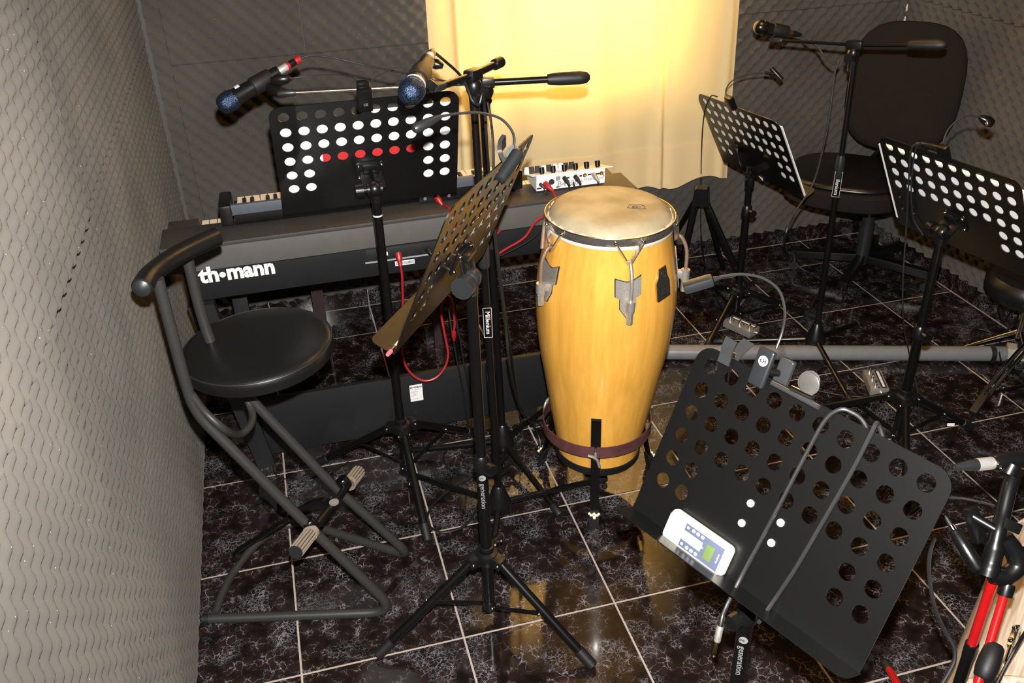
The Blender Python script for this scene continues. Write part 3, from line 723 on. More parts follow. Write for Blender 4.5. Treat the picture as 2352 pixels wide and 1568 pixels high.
    lg.build('skin_mark', M['ink'], root)
    # bent tuning hook hanging on the left
    hk = spline([at_d(1256, 478, 2.29), at_d(1243, 488, 2.29), at_d(1234, 512, 2.29), at_d(1230, 545, 2.29), at_d(1228, 575, 2.29)], 5)
    MB().tube(hk, .0058, 10).build('spare_hook', M['rust'], root)
    return root
conga()
def conga_stand():
    X, Y = .888, -.330; root = thing('conga_stand', 'basket stand with a dark red band and three black legs under the conga', 'drum stand', (X, Y, 0))
    r0, zc = .150, .235
    def ring(a0, a1):
        n = 28; vs = []; fs = []
        for i in range(n+1):
            a = a0+(a1-a0)*i/n
            for (r, z) in ((r0, zc-.017), (r0+.003, zc-.017), (r0+.003, zc+.017), (r0, zc+.017)): vs.append((X+r*math.cos(a), Y+r*math.sin(a), z))
        for i in range(n):
            for k in range(4): fs.append([i*4+k, i*4+4+k, i*4+4+(k+1) % 4, i*4+(k+1) % 4])
        fs += [[0, 1, 2, 3], [n*4+3, n*4+2, n*4+1, n*4]]
        return MB().add(vs, fs)
    f = [at_z(1364, 1208, 0), at_z(1248, 1063, 0), at_z(1490, 1072, 0)]
    az = [math.atan2(p.y-Y, p.x-X) for p in f]
    ord_ = sorted(az)
    for i in range(3):
        a0 = ord_[i]; a1 = ord_[(i+1) % 3]+(2*PI if i == 2 else 0); ring(a0+.02, a1-.02).build('band', M['strapred'], root)
    for i, a in enumerate(az):
        d = V((math.cos(a), math.sin(a), 0)); t = V((-d.y, d.x, 0)); O = V((X, Y, 0))
        R = (f[i]-O); R.z = 0; R = R.length
        leg = MB(); pts = [O+d*(.143)+V((0, 0, .335)), O+d*(.1465)+V((0, 0, .25)), O+d*(.150)+V((0, 0, .18)), O+d*(R-.004)+V((0, 0, .05))]
        ribbon(leg, bend(pts, .02), d, .0245, .006); lo = leg.build('leg', M['stand'], root)
        pad = MB(); ribbon(pad, [O+d*.1385+V((0, 0, .340)), O+d*.1425+V((0, 0, .215))], d, .0275, .011); pad.build('rubber_pad', M['rubber'], lo)
        MB().bar(O+d*(R-.005)+V((0, 0, .055)), O+d*(R+.006)+V((0, 0, 0.001)), .029, .016, .003, up=d).build('rubber_foot', M['rubber'], lo)
        g = MB()
        for q in range(7): g.sph(O+d*(R+.008)+t*(-.013+.0043*q)+V((0, 0, .052-.006*abs(math.sin(q*2.1)))), .0042, seg=6)
        g.sph(O+d*(R+.010)+t*.001+V((0, 0, .040)), .005, seg=6)
        g.build('glue', M['glue'], lo)
        w = MB().cyl(O+d*.150+V((0, 0, zc-.004)), O+d*.172+V((0, 0, zc-.004)), .0045, seg=10)
        w.tube([O+d*.170+t*-.020+V((0, 0, zc+.004)), O+d*.172+t*-.004+V((0, 0, zc)), O+d*.172+t*.005+V((0, 0, zc-.008)), O+d*.172+t*.012+V((0, 0, zc-.032))], .0042, 8); w.build('wing_bolt', M['oldchrome'], lo)
conga_stand()

# ------------------------------------------------------------------ stage piano on its wooden stand
PY = .055                                   # the rear face that looks at the camera
def piano():
    root = thing('stage_piano', 'long dark grey stage piano seen from behind, white lettering on its rear', 'piano', (.468, .20, .58))
    x0, x1 = -.208, 1.143
    MB().box(((x0+x1)/2, PY+.070, .7495), (x1-x0, .142, .012), bev=.003).build('top_board', M['pianotop'], root)
    MB().box(((x0+x1)/2, PY+.04, .7095), (x1-x0-.012, .066, .068), bev=.002).build('rear_panel', M['pianogrey'], root)
    lo = MB().prism([(PY+.004, .675), (PY+.004, .628), (PY+.016, .584), (PY+.30, .584), (PY+.30, .66), (PY+.075, .675)], x0+.045, x1-.045, Mx(((0, 0, 1, 0), (1, 0, 0, 0), (0, 1, 0, 0), (0, 0, 0, 1)))); lo.build('body', M['pianoblack'], root)
    for xe in (x0+.048, x1-.048): MB().box((xe, PY+.14, .703), (.084, .22, .062), bev=.004).build('end_block', M['pianotop'], root)
    kb = MB().box(((x0+x1)/2, PY+.20, .688), (x1-x0-.10, .14, .014)); kb.build('key_bed', M['pianoblack'], root)
    n = 52; w = (x1-x0-.19)/n
    kme = None
    for i in range(n):
        x = x0+.095+w*(i+.5)
        if kme is None:
            o = MB().box((x, PY+.210, .705), (w-.0012, .13, .020), bev=.001, seg=1).build('white_key', M['keys'], root); kme = o.data; kx = x
        else:
            o = bpy.data.objects.new('white_key', kme); COL.objects.link(o); o.parent = root; o.location = (x-kx, 0, 0)
    bme = None
    for i in range(n-1):
        if i % 7 in (1, 4): continue
        x = x0+.095+w*(i+1)
        if bme is None:
            o = MB().box((x, PY+.18, .717), (.011, .08, .010), bev=.002, seg=1).build('black_key', M['ink'], root); bme = o.data; bx_ = x
        else:
            o = bpy.data.objects.new('black_key', bme); COL.objects.link(o); o.parent = root; o.location = (x-bx_, 0, 0)
    # lettering: th.mann
    fm = lambda x, z, y=PY+.0036: frame((x, y, z), (1, 0, 0), (0, 0, 1))
    lt = MB().text('th', .062, fm(-.0975, .6615), .0005, off=.0026, sx=1.0).text('mann', .062, fm(.013, .6615), .0005, off=.0026, sx=.95)
    lt.lathe([(.0005, .0005), (.0085, .0005), (.0085, 0)], 20, fm(-.0625, .6585))
    lt.build('lettering', M['print'], root)
    pn = MB().box((.470, PY+.004, .6545), (.28, .003, .036), bev=.001).build('connector_panel', M['pianoblack'], root)
    MB().box((.470, PY+.003, .634), (.29, .003, .004)).build('trim_line', M['midgrey'], root)
    MB().box((.386, PY+.002, .6555), (.010, .006, .010)).build('usb_port', M['print'], pn)
    MB().lathe([(.008, 0), (.008, .004), (.0062, .004), (.0062, .001)], 16, frame((.455, PY+.004, .6555), (1, 0, 0), (0, 0, 1))).build('midi_port', M['ink'], pn)
    for xx in (.535, .557): MB().lathe([(.0045, 0), (.0045, .003), (.0022, .003)], 12, frame((xx, PY+.004, .6555), (1, 0, 0), (0, 0, 1))).build('jack_port', M['steel'], pn)
    lb = MB().box((.437, PY+.0040, .6185), (.056, .0012, .014), Mx.Identity(4)); st = lb.build('barcode_label', M['white'], root)
    bc = MB(); x = .412
    while x < .462:
        w_ = random.choice((.0006, .001, .0016)); bc.box((x, PY+.0032, .6185), (w_, .0005, .009)); x += w_+random.choice((.0008, .0014))
    ob = bc.build('barcode', M['ink'], st); ob['kind'] = 'stuff'
piano()
def piano_stand():
    root = thing('piano_stand', 'black wooden piano stand with a low rear board under the piano', 'piano stand', (.468, .12, 0))
    for i, (xa, xb) in enumerate(((-.135, -.050), (1.06, .985))):
        leg = MB(); leg.prism([(xa-.035, .582), (xa+.035, .582), (xb+.025, .0), (xb-.025, .0)], .042, .082, Mx(((1, 0, 0, 0), (0, 0, 1, 0), (0, 1, 0, 0), (0, 0, 0, 1)))); leg.build('leg', M['pianoblack'], root)
        MB().box((xb*.6+xa*.4, .20, .30), (.03, .24, .03), bev=.002).build('side_rail', M['pianoblack'], root)
        MB().box((xb, .31, .29), (.045, .03, .58), bev=.002).build('front_leg', M['pianoblack'], root)
    bd = MB().box((.462, .072, .133), (1.10, .018, .200), bev=.002).build('rear_board', M['pianoblack'], root)
    for xx in (.10, .80): MB().box((xx, .075, .016), (.05, .03, .034)).build('board_foot', M['rubber'], root)
    lb = MB().box((.4335, .0622, .168), (.040, .001, .060)).build('label', M['white'], bd)
    f = frame((.4335, .0614, .190), (1, 0, 0), (0, 0, 1)); MB().text('th•mann', .0115, f, .0002, off=.0003).build('label_heading', M['ink'], lb)
    tx = MB()
    for i, w_ in enumerate((.032, .020, .024, .022, .016, .018)): tx.box((.4155+w_/2, .0614, .181-.0045*i), (w_, .0003, .0010))
    tx.box((.427, .0614, .147), (.022, .0003, .001)); o = tx.build('label_print', M['greyink'], lb); o['kind'] = 'stuff'
piano_stand()
def synth():
    root = thing('keyboard_synthesizer', 'flat dark keyboard synthesizer lying on top of the stage piano', 'synthesizer', (.42, .22, .756))
    x0, x1 = -.028, .800
    MB().prism([(.152, .760), (.147, .768), (.147, .790), (.270, .786), (.275, .770), (.275, .758)], x0+.02, x1-.02, Mx(((0, 0, 1, 0), (1, 0, 0, 0), (0, 1, 0, 0), (0, 0, 0, 1)))).build('body', M['plast'], root)
    MB().box(((x0+x1)/2, .155, .803), (x1-x0-.02, .014, .030), bev=.002).build('rear_panel', M['synth'], root)
    for xe in (x0, x1): MB().box((xe, .205, .790), (.034, .120, .058), bev=.006).build('end_cheek', M['plast'], root)
    n = 36; w = (x1-x0-.06)/n; me = None
    for i in range(n):
        x = x0+.03+w*(i+.5)
        if me is None: o = MB().box((x, .212, .796), (w-.001, .076, .014), bev=.001, seg=1).build('white_key', M['keys'], root); me = o.data; kx = x
        else: o = bpy.data.objects.new('white_key', me); COL.objects.link(o); o.parent = root; o.location = (x-kx, 0, 0)
    me = None
    for i in range(n-1):
        if i % 7 in (2, 6): continue
        x = x0+.03+w*(i+1)
        if me is None: o = MB().box((x, .20, .806), (.011, .045, .008), bev=.002, seg=1).build('black_key', M['ink'], root); me = o.data; kx = x
        else: o = bpy.data.objects.new('black_key', me); COL.objects.link(o); o.parent = root; o.location = (x-kx, 0, 0)
    MB().box((.567, .1425, .775), (.125, .010, .030), bev=.002).build('connector_panel', M['plast'], root)
    for xx in (.522, .592): MB().lathe([(.005, 0), (.005, .004), (.002, .004)], 10, frame((xx, .1375, .774), (1, 0, 0), (0, 0, 1))).build('jack_port', M['steel'], root)
    for xx in (.02, .80): MB().lathe([(.010, 0), (.010, .004)], 12, Mx.Translation((xx, .18, .7556))).build('rubber_foot', M['rubber'], root)
synth()
def module():
    root = thing('organ_sound_module', 'small white sound module with black knobs on the right end of the piano', 'sound module', (.95, .15, .756))
    x0, x1, y0, z0 = .846, 1.066, .118, .760
    ang = rad(1.5)
    body = MB().prism([(y0, z0), (y0-.002, z0+.046), (y0+.098, z0+.019), (y0+.098, z0+.004), (y0+.05, z0)], x0+.004, x1-.004, Mx(((0, 0, 1, 0), (1, 0, 0, 0), (0, 1, 0, 0), (0, 0, 0, 1)))); bo = body.build('body', M['whitepaint'], root, smooth=False)
    TP = Mx.Translation((0, y0-.006, z0+.0492)) @ Mx.Rotation(rad(-15.1), 4, 'X')
    MB().box(((x0+x1)/2+.004, .056, 0), (x1-x0+.030, .112, .0025), TP, .0006).build('top_plate', M['whitepaint'], root)
    me = None
    for i in range(6):
        x = x0+.026+i*.0345
        if me is None:
            k = MB().lathe([(.0055, 0), (.0055, .003)], 14, TP @ Mx.Translation((x, .020, .0013))); k.lathe([(.0078, .003), (.0078, .019), (.007, .020), (.0005, .020)], 18, TP @ Mx.Translation((x, .020, .0013))); o = k.build('knob', M['plast'], root); me = o.data; kx = x
        else: o = bpy.data.objects.new('knob', me); COL.objects.link(o); o.parent = root; o.location = (x-kx, 0, 0)
    for i, cm in enumerate(('whitepaint', 'ink', 'ink', 'whitepaint', 'ink', 'whitepaint', 'whitepaint', 'darkbrown', 'ink')):
        x = x0-.008+i*.0178
        c = MB().prism([(-.0075, 0), (.0075, 0), (.006, .020), (-.006, .020)], -.005, .005, TP @ Mx(((1, 0, 0, x), (0, 0, -1, .072), (0, 1, 0, .0013), (0, 0, 0, 1)))); c.build('drawbar_cap', M[cm], root)
    f = lambda x, z: frame((x, y0-.0022, z), (1, 0, 0), (0, 0, 1))
    MB().text('B4000+', .026, f(x0+.108, z0+.013), .0002).build('model_lettering', M['greyink'], bo)
    MB().text('FERROFISH', .0125, f(x0+.180, z0+.017), .0002).build('maker_lettering', M['greyink'], bo)
    MB().text('IV911', .008, f(x0+.212, z0+.028) @ Mx.Rotation(rad(90), 4, 'Z'), .0002).build('side_lettering', M['ink'], bo)
    q = MB()
    for (x, z, w) in ((x0+.012, z0+.008, .014), (x0+.070, z0+.006, .010), (x0+.100, z0+.030, .011), (x0+.140, z0+.031, .008), (x0+.168, z0+.032, .013), (x0+.192, z0+.031, .012)):
        MB().box((x, y0-.0018, z), (w, .001, .0045), bev=.0004).build('port_tag', M['ink'], bo)
    for (x, z, r) in ((x0+.050, z0+.024, .0085),): MB().lathe([(r, 0), (r, .003), (r*.85, .003), (r*.85, .001)], 20, frame((x, y0-.001, z), (1, 0, 0), (0, 0, 1))).build('midi_port', M['ink'], bo)
    for x in (x0+.152, x0+.204): MB().lathe([(.0062, 0), (.0062, .003), (.003, .003), (.003, .0005)], 16, frame((x, y0-.001, z0+.032), (1, 0, 0), (0, 0, 1))).build('jack_port', M['brass'], bo)
    MB().box((x0+.070, y0-.002, z0+.032), (.013, .003, .012)).build('usb_port', M['greyink'], bo)
module()

# ------------------------------------------------------------------ bar stool by the left wall
def stool():
    root = thing('bar_stool', 'grey tubular bar stool with a round black seat and curved back, by the foam wall', 'stool', (.02, -.45, 0))
    n = (.24, .97, 0); PN0, PF0 = (.19, -.65, 0), (.28, -.478, 0)
    nr = lambda x, y: on_pl(x, y, PN0, n); fr = lambda x, y: on_pl(x, y, PF0, n); r = .0122
    near = bend([(-.212, -.552, r), (.245, -.664, r), nr(700, 1200), nr(447, 945), nr(420, 860), nr(362, 640)], .075, 8)
    MB().tube(near, r, 14).build('near_frame', M['greytube'], root)
    far = bend([(.09, -.300, r), (.315, -.485, r), fr(770, 1120), fr(575, 915), fr(500, 830), fr(462, 725), fr(430, 592)], .06, 8)
    MB().tube(far, r, 14).build('far_frame', M['greytube'], root)
    MB().tube(spline([(.09, -.300, r), (.045, -.268, r), (-.011, -.258, r), (-.085, -.305, r), (-.150, -.400, r), (-.182, -.48, r), (-.197, -.540, r)], 6), .0105, 12).build('floor_bow', M['greytube'], root)
    MB().cyl((-.226, -.549, r), (-.211, -.553, r), .0135, seg=14).build('end_plug', M['rubber'], root)
    lp = [nr(440, 905), nr(470, 945), nr(515, 985)]
    mid = lambda x, y, t: on_pl(x, y, V(PN0).lerp(V(PF0), t), n)
    lp += [mid(548, 998, .35), mid(574, 978, .6), mid(580, 950, .85), mid(566, 915, 1.0), mid(548, 890, 1.0)]
    MB().tube(spline(lp, 5), .0088, 12).build('seat_loop', M['greytube'], root)
    # back pad
    zb = .962; pts = spline([at_z(326, 660, zb), at_z(345, 632, zb), at_z(385, 600, zb), at_z(432, 573, zb), at_z(497, 543, zb)], 6)
    pad = MB().tube(pts, .0205, 16).build('back_pad', M['vinyl'], root)
    d = (pts[0]-pts[1]).normalized(); MB().along([(.0005, 0), (.010, .1), (.0175, .45), (.0195, 1)], pts[0]+d*.012, pts[0]-d*.003, 18).build('end_cap', M['greyplast'], pad)
    # seat
    zs = .70; c = at_z(589, 786, zs); c.z = 0; R = .170
    Ms = Mx.Translation((c.x, c.y, zs)) @ Mx.Rotation(rad(-2.0), 4, 'Y')
    st = MB().lathe([(.0005, -.010), (.10, -.010), (R-.02, -.0405), (R-.008, -.042), (R, -.036), (R+.002, -.020), (R+.0015, -.008), (R-.004, -.001), (.9*R, .0035), (.6*R, .008), (.0005, .0095)], 72, Ms).build('seat', M['vinyl'], root)
    MB().tube([Ms @ V(((R+.0005)*math.cos(a), (R+.0005)*math.sin(a), -.005)) for a in [2*PI*k/72 for k in range(72)]], .0022, 6, closed=True).build('piping', M['greyplast'], st)
    MB().lathe([(.11, -.042), (.12, -.040), (.12, -.012)], 40, Ms).build('seat_base', M['plast'], root)
    # foot rest
    a, b_ = nr(722, 1213), fr(797, 1117); dv = (b_-a).normalized()
    MB().cyl(a-dv*.02, b_+dv*.02, .0095, seg=14).build('foot_bar', M['stand'], root)
    for (p, q) in ((a-dv*.012, a-dv*.098), (b_+dv*.012, b_+dv*.080)):
        g = MB(); x, y = ortho(q-p); Mf = frame(p, x, y); L = (q-p).length; ng = 12
        poly = []
        for k in range(ng*4): t = 2*PI*k/(ng*4); rr = .0175 if k % 4 < 2 else .0152; poly.append((rr*math.cos(t), rr*math.sin(t)))
        g.prism(poly, 0, L, Mf); g.mi = [0, 0]+[1 if k % 4 == 2 else 0 for k in range(ng*4)]; go = g.build('foot_grip', [M['grip'], M['gripdark']], root, ang=20)
        MB().cyl(p, p+(q-p)*.14, .0185, seg=20).build('grip_collar', M['grip'], go); MB().cyl(q, q+(q-p).normalized()*.003, .0165, seg=20).build('grip_end', M['greyplast'], go)
    for (p, pl) in ((a, nr), (b_, fr)): MB().along([(.0145, 0), (.0165, .1), (.0165, .9), (.0145, 1)], p+(pl(660, 1155)-pl(700, 1200)).normalized()*.028, p, 16).build('clamp', M['stand'], root)
    m = (a+b_)/2
    br = MB(); ribbon(br, spline([m+V((.012, 0, .004)), at_z(735, 1150, m.z+.004), at_z(690, 1168, m.z-.02), at_z(650, 1197, m.z-.06), at_z(600, 1230, .145), at_z(553, 1260, .075), at_z(541, 1285, .03)], 6), (0.2, .2, 1), .020, .010); br.build('fold_strut', M['stand'], root)
    MB().lathe([(.006, 0), (.012, 0), (.012, .003), (.006, .003)], 18, Mx.Translation(m+V((.008, 0, .010)))).build('strut_ring', M['oldchrome'], root)
stool()

# ------------------------------------------------------------------ microphone stands
def mic(name, label, head, tail, grille=True, body='plast', grm=None, band=None, size=1.0):
    head, tail = V(head), V(tail); root = thing(name, label, 'microphone', (head+tail)/2); d = (tail-head).normalized(); L = (tail-head).length
    s = size; x, y = ortho(d); Mf = frame(head, x, y)
    MB().lathe([(.0005, -.002*s), (.012*s, 0), (.020*s, .006*s), (.0245*s, .016*s), (.0255*s, .026*s), (.0245*s, .038*s), (.0235*s, .045*s)], 28, Mf).build('grille', grm or M['grille'], root)
    MB().lathe([(.0245*s, .030*s), (.0262*s, .031*s), (.0262*s, .035*s), (.0245*s, .036*s)], 28, Mf, cap=False).build('grille_ring', grm or M['grille'], root)
    MB().lathe([(.0225*s, .044*s), (.0215*s, .050*s), (.0195*s, .085*s), (.0165*s, L*.8), (.0145*s, L)], 24, Mf).build('body', M[body], root)
    return root, Mf, L
def xlr(label, a, d, m1, rings=None, boot='plast', name='cable_plug'):
    """connector shell with a boot, starting at a in direction d"""
    a, d = V(a), V(d).normalized(); root = thing(name, label, 'plug', a)
    MB().along([(.0092, 0), (.0095, .05), (.0095, .95), (.0088, 1)], a, a+d*.030, 18).build('shell', M[m1], root)
    MB().along([(.0095, 0), (.0092, .3), (.0060, .8), (.0040, 1)], a+d*.030, a+d*.062, 18).build('boot', M[boot], root)
    if rings:
        for (t0, t1) in rings: MB().along([(.0103, 0), (.0106, .5), (.0098, 1)], a+d*t0, a+d*t1, 18).build('ring', M['red'], root)
    return root
def cone_base(root, base, feet, leg_r=.0092, h=.125):
    bx, by = base
    MB().lathe([(.016, .040), (.033, .046), (.036, .060), (.033, .075), (.024, .098), (.0155, h), (.0125, h+.004)], 28, Mx.Translation((bx, by, 0))).build('cone_hub', M['plast'], root)
    MB().cyl((bx, by, .018), (bx, by, .044), .011, seg=14).build('hub_pin', M['plast'], root)
    for f in feet:
        f = V((f[0], f[1], .0125)); d = V((f.x-bx, f.y-by, 0)).normalized(); a = V((bx, by, .062))+d*.022
        leg = MB().cyl(a, f, leg_r, seg=12).build('leg', M['stand'], root)
        MB().along([(leg_r, 0), (leg_r+.0028, .08), (leg_r+.0028, .94), (leg_r+.001, 1)], f+(a-f).normalized()*.036, f+(f-a).normalized()*.006, 16).build('foot_cap', M['rubber'], leg)
def clutch(root, J, boomdir, up):
    x = V(boomdir).normalized(); Mf = frame(J, x, up); z = x.cross(Mf.col[1].to_3d())
    m = MB().box((0, 0, 0), (.050, .026, .026), Mf, .006); m.build('boom_clamp', M['plast'], root)
    p = V(J)-V((0, 0, .034)); MB().sph(p+V((0, 0, .008)), .018, seg=16, sc=(1, 1, 1.3)).cyl(p, p-V((0, 0, .045)), .013, .011, seg=16).build('swivel', M['plast'], root)
    s = V((0, 0, 1)).cross(x).normalized(); s = -s if s.dot(CAM-V(J)) < 0 else s
    k = MB().cyl(p+s*.012, p+s*.03, .006, seg=10); knob(k, p+s*.026, s, .013, .014, 3); k.build('knob', M['plast'], root)
def mic_stand(label, base, feet, top, collar_z, J, back, front, rear='grip', rod='stand', rod_r=.0048, back_r=.0085, lower_r=.0105):
    root = thing('microphone_stand', label, 'microphone stand', (*base, 0)); b0 = V((*base, .12)); top = V(top)
    cone_base(root, base, feet)
    t = (collar_z-.12)/(top.z-.12); c = b0.lerp(top, t)
    MB().cyl(b0, c, lower_r, seg=16).build('pole', M['stand'], root); MB().cyl(c, top, .0085, seg=16).build('upper_tube', M['stand'], root)
    d = (top-b0).normalized(); MB().along([(.0125, 0), (.0145, .06), (.0148, .75), (.011, 1)], c-d*.065, c+d*.012, 18).build('collar', M['greyplast'], root)
    J, back, front = V(J), V(back), V(front)
    clutch(root, J, front-back, (0, 0, 1))
    MB().cyl(J, back, back_r, seg=14).build('boom_rear', M['stand'], root)
    MB().cyl(J, front, rod_r, seg=12).build('boom_rod', M[rod], root)
    e = (back-J).normalized()
    if rear == 'grip':
        MB().along([(.0125, 0), (.0140, .08), (.0158, .3), (.0162, .75), (.0135, .93), (.006, 1)], back-e*.075, back+e*.030, 20).build('counterweight', M['rubber'], root)
    else:
        MB().along([(.0115, 0), (.0125, .1), (.0125, .95), (.0105, 1)], back-e*.028, back+e*.006, 18).build('boom_end', M['plast'], root)
    e2 = (front-J).normalized(); MB().along([(.006, 0), (.0085, .15), (.0085, .8), (.0065, 1)], front-e2*.038, front+e2*.006, 14).build('thread_end', M['greyplast'], root)
    return root
def mic_clip(root, at, micM, t):
    """holder around the mic body at distance t from its head, joined to the boom end"""
    c = micM @ V((0, 0, t)); d = (micM @ V((0, 0, 1)))-(micM @ V((0, 0, 0)))
    MB().along([(.0205, 0), (.0225, .05), (.0205, .95), (.0190, 1)], c, c+d*.052, 20).build('mic_clip', M['rubber'], root)
    MB().bar(at, c+d*.026, .014, .018, .003).build('clip_joint', M['plast'], root)
MA, MBb = (.660, -.125), (.578, -.400)
J1 = at_d(1113, 190, dep((.655, -.125, 1.155))); L1, R1 = V((.165, -.036, 1.156)), V((.880, -.163, 1.156))
top1 = at_d(1108, 232, dep((.655, -.125, 1.12)))
fA = [at_z(1285, 1180, .012), at_z(908, 1038, .012), at_z(1272, 925, .012)]
st1 = mic_stand('black microphone stand whose boom reaches left over the piano to a blue-headed microphone', MA, fA, top1, .78, J1, R1, L1, rod='steel', lower_r=.0108)
J2 = at_d(1087, 172, dep((.570, -.402, 1.240))); B2 = at_d(1148, 143, dep(J2)+.10); F2 = at_d(1000, 203, dep(J2)-.135)
top2 = at_d(1087, 215, dep((.570, -.402, 1.20)))
fB = [at_z(1388, 1099, .012), at_z(925, 1083, .012), at_z(1116, 1385, .012)]
st2 = mic_stand('black microphone stand with a short boom pointing its microphone at the camera', MBb, fB, top2, .86, J2, B2, F2, rear='end', rod_r=.0075)
dm = dep(L1)
mic1, M1, Lm1 = mic('microphone', 'black microphone with blue grille and red-ringed plug above the left of the piano', at_d(503, 247, dm-.02), at_d(640, 164, dm+.02))
mic_clip(st1, L1, M1, .095); MB().box((0, 0, 0), (.015, .002, .012), M1 @ Mx.Translation((.0, .021, .062)), .0005).build('label', M['white'], mic1)
tip1 = M1 @ V((0, 0, Lm1)); d1 = (tip1-(M1 @ V((0, 0, 0)))).normalized()
xlr('silver and black microphone plug with two red rings at the piano microphone', tip1, d1, 'satin', rings=((.024, .031), (.048, .062)))
dj = dep(F2)
mic2, M2, Lm2 = mic('microphone', 'black microphone with blue grille facing the camera, beside the curtain edge', at_d(938, 222, dj-.10), at_d(982, 140, dj+.04))
mic_clip(st2, F2, M2, .075)
tip2 = M2 @ V((0, 0, Lm2)); d2 = (tip2-(M2 @ V((0, 0, 0)))).normalized()
MB().along([(.0215, 0), (.0218, 1)], M2 @ V((0, 0, .047)), M2 @ V((0, 0, .056)), 22).build('ring', M['print'], mic2)
xlr('black plug with a white ring at the rear of the camera-facing microphone', tip2, d2, 'print')
# third one in the back right
BM = (1.880, .130); fC = [at_z(1640, 784, .012), at_z(1978, 740, .012), at_z(1957, 928, .012)]
JJ = at_d(1963, 103, dep((1.91, .14, 1.09))); top3 = at_d(1963, 140, dep((1.905, .14, 1.05)))
L3, R3 = at_d(1772, 92, dep(JJ)+.16), at_d(2150, 103, dep(JJ)-.14)
st3 = mic_stand('black microphone stand in front of the office chair with a level boom', BM, fC, top3, .73, JJ, R3, L3, rod='stand', rod_r=.0050, back_r=.0065)
d3 = dep(L3); mic3, M3, Lm3 = mic('microphone', 'dark microphone with a black grille at the right edge of the curtain', at_d(1733, 60, d3), at_d(1800, 73, d3+.01), grm=M['stand'], size=.9)
mic_clip(st3, L3, M3, .06)
tip3 = M3 @ V((0, 0, Lm3)); xlr('dark plug with a brass ring on the microphone by the curtain', tip3, tip3-(M3 @ V((0, 0, 0))), 'brass')
pole_text(st2, 'Millenium', V((*MBb, .12)).lerp(top2, (.648-.12)/(top2.z-.12)), .0105, .0165, up=False, frame_w=.083)
pole_text(st3, 'Millenium', V((*BM, .12)).lerp(top3, (.648-.12)/(top3.z-.12)), .0105, .0185, up=False, frame_w=.085)
# ------------------------------------------------------------------ office chair
def office_chair():
    c = V((2.40, .62, 0)); root = thing('office_chair', 'black fabric swivel office chair in the back right corner', 'office chair', c)
    hub = at_z(1975, 612, .05); cx, cy = hub.x, hub.y
    # seat facing the lower left
    sc = at_z(1945, 415, .47); f = V((-.66, -.75, 0)).normalized(); s = V((-f.y, f.x, 0))
    Ms = frame(V((sc.x, sc.y, .455)), s, f)
    def cushion(w, d, t, Mm, p=3.0, dome=.02):
        vs, fs = [], []; nu, nr = 40, 8; prof = [(1.0, -t/2+.012), (1.0, .0), (.985, t/2-.012), (.93, t/2-.002), (.7, t/2+dome*.6), (.35, t/2+dome*.9)]
        prof = [(.90, -t/2), (.97, -t/2+.004)]+prof
        for (k, z) in prof:
            for i in range(nu):
                a = 2*PI*i/nu; ca, sa = math.cos(a), math.sin(a); r = (abs(ca)**p+abs(sa)**p)**(-1/p); vs.append(V((w/2*ca*r*k, d/2*sa*r*k, z)))
        m = len(prof)
        for j in range(m-1):
            for i in range(nu): i2 = (i+1) % nu; fs.append([j*nu+i, j*nu+i2, (j+1)*nu+i2, (j+1)*nu+i])
        fs.append([i for i in range(nu)][::-1]); fs.append([(m-1)*nu+i for i in range(nu)])
        return MB().add(vs, fs, Mm)
    cushion(.46, .43, .075, Ms, 2.6, .010).build('seat', M['fabric'], root)
    cushion(.43, .40, .03, Ms @ Mx.Translation((0, 0, -.045)), 2.6, 0).build('seat_shell', M['plast'], root)
    # back
    bc = at_d(2077, 200, dep((sc.x, sc.y, .455))-.05); up = V((.10*.8, .10*.6, 1)).normalized()
    Mb = frame(bc, s*-1, up)
    bk = cushion(.405, .47, .06, Mb @ Mx.Rotation(PI, 4, 'Y') if False else Mb, 3.0, .008)
    bk.build('backrest', M['fabric'], root)
    q = bc-up*.20; MB().tube(bend([q-f*.03, V((sc.x, sc.y, .40))-f*.26, V((sc.x, sc.y, .40))], .04), .013, 10).build('back_bar', M['stand'], root)
    MB().cyl((cx, cy, .07), (cx, cy, .245), .028, seg=24).build('column_sleeve', M['greyplast'], root); MB().cyl((cx, cy, .235), (cx, cy, .29), .024, seg=24).build('column_ring', M['greyplast'], root)
    MB().cyl((cx, cy, .28), (sc.x*.5+cx*.5, sc.y*.5+cy*.5, .42), .013, seg=16).build('column', M['steel'], root)
    for p in (at_z(1925, 668, .075), at_z(1808, 578, .075), at_z(2020, 530, .075), at_z(2150, 633, .075), at_z(2080, 560, .075)):
        v = V((p.x-cx, p.y-cy, 0)); v = v.normalized()*min(.26, max(.2, v.length)); a = V((cx, cy, .095)); e = V((cx, cy, .075))+v
        sp = MB().bar(a, e, .036, .034, .004).build('base_arm', M['plast'], root)
        MB().cyl((e.x, e.y, .03), (e.x, e.y, .065), .005, seg=8).build('caster_pin', M['steel'], sp)
        MB().cyl(V((e.x, e.y, .02))-v.normalized().cross(V((0, 0, 1)))*.012, V((e.x, e.y, .02))+v.normalized().cross(V((0, 0, 1)))*.012, .0195, seg=16).build('caster', M['rubber'], sp)
office_chair()
# ------------------------------------------------------------------ grey tube on the floor
def floor_tube():
    r = .027; a, b_ = at_z(1500, 808, r), at_z(2308, 812, r); root = thing('grey_tube', 'long grey plastic tube lying on the tiled floor behind the conga', 'tube', (a+b_)/2)
    d = (b_-a).normalized(); MB().tube([a, a+d*.02, b_-d*.006, b_], [r*.98, r, r, r*.95], 28).build('pipe', M['tubegrey'], root)
    x = b_-d*.055; MB().tube([x+V((0, 0, 0)), x+d*.018], [r+.0006]*2, 28, cap=False).build('tape_band', M['rubber'], root)
floor_tube()

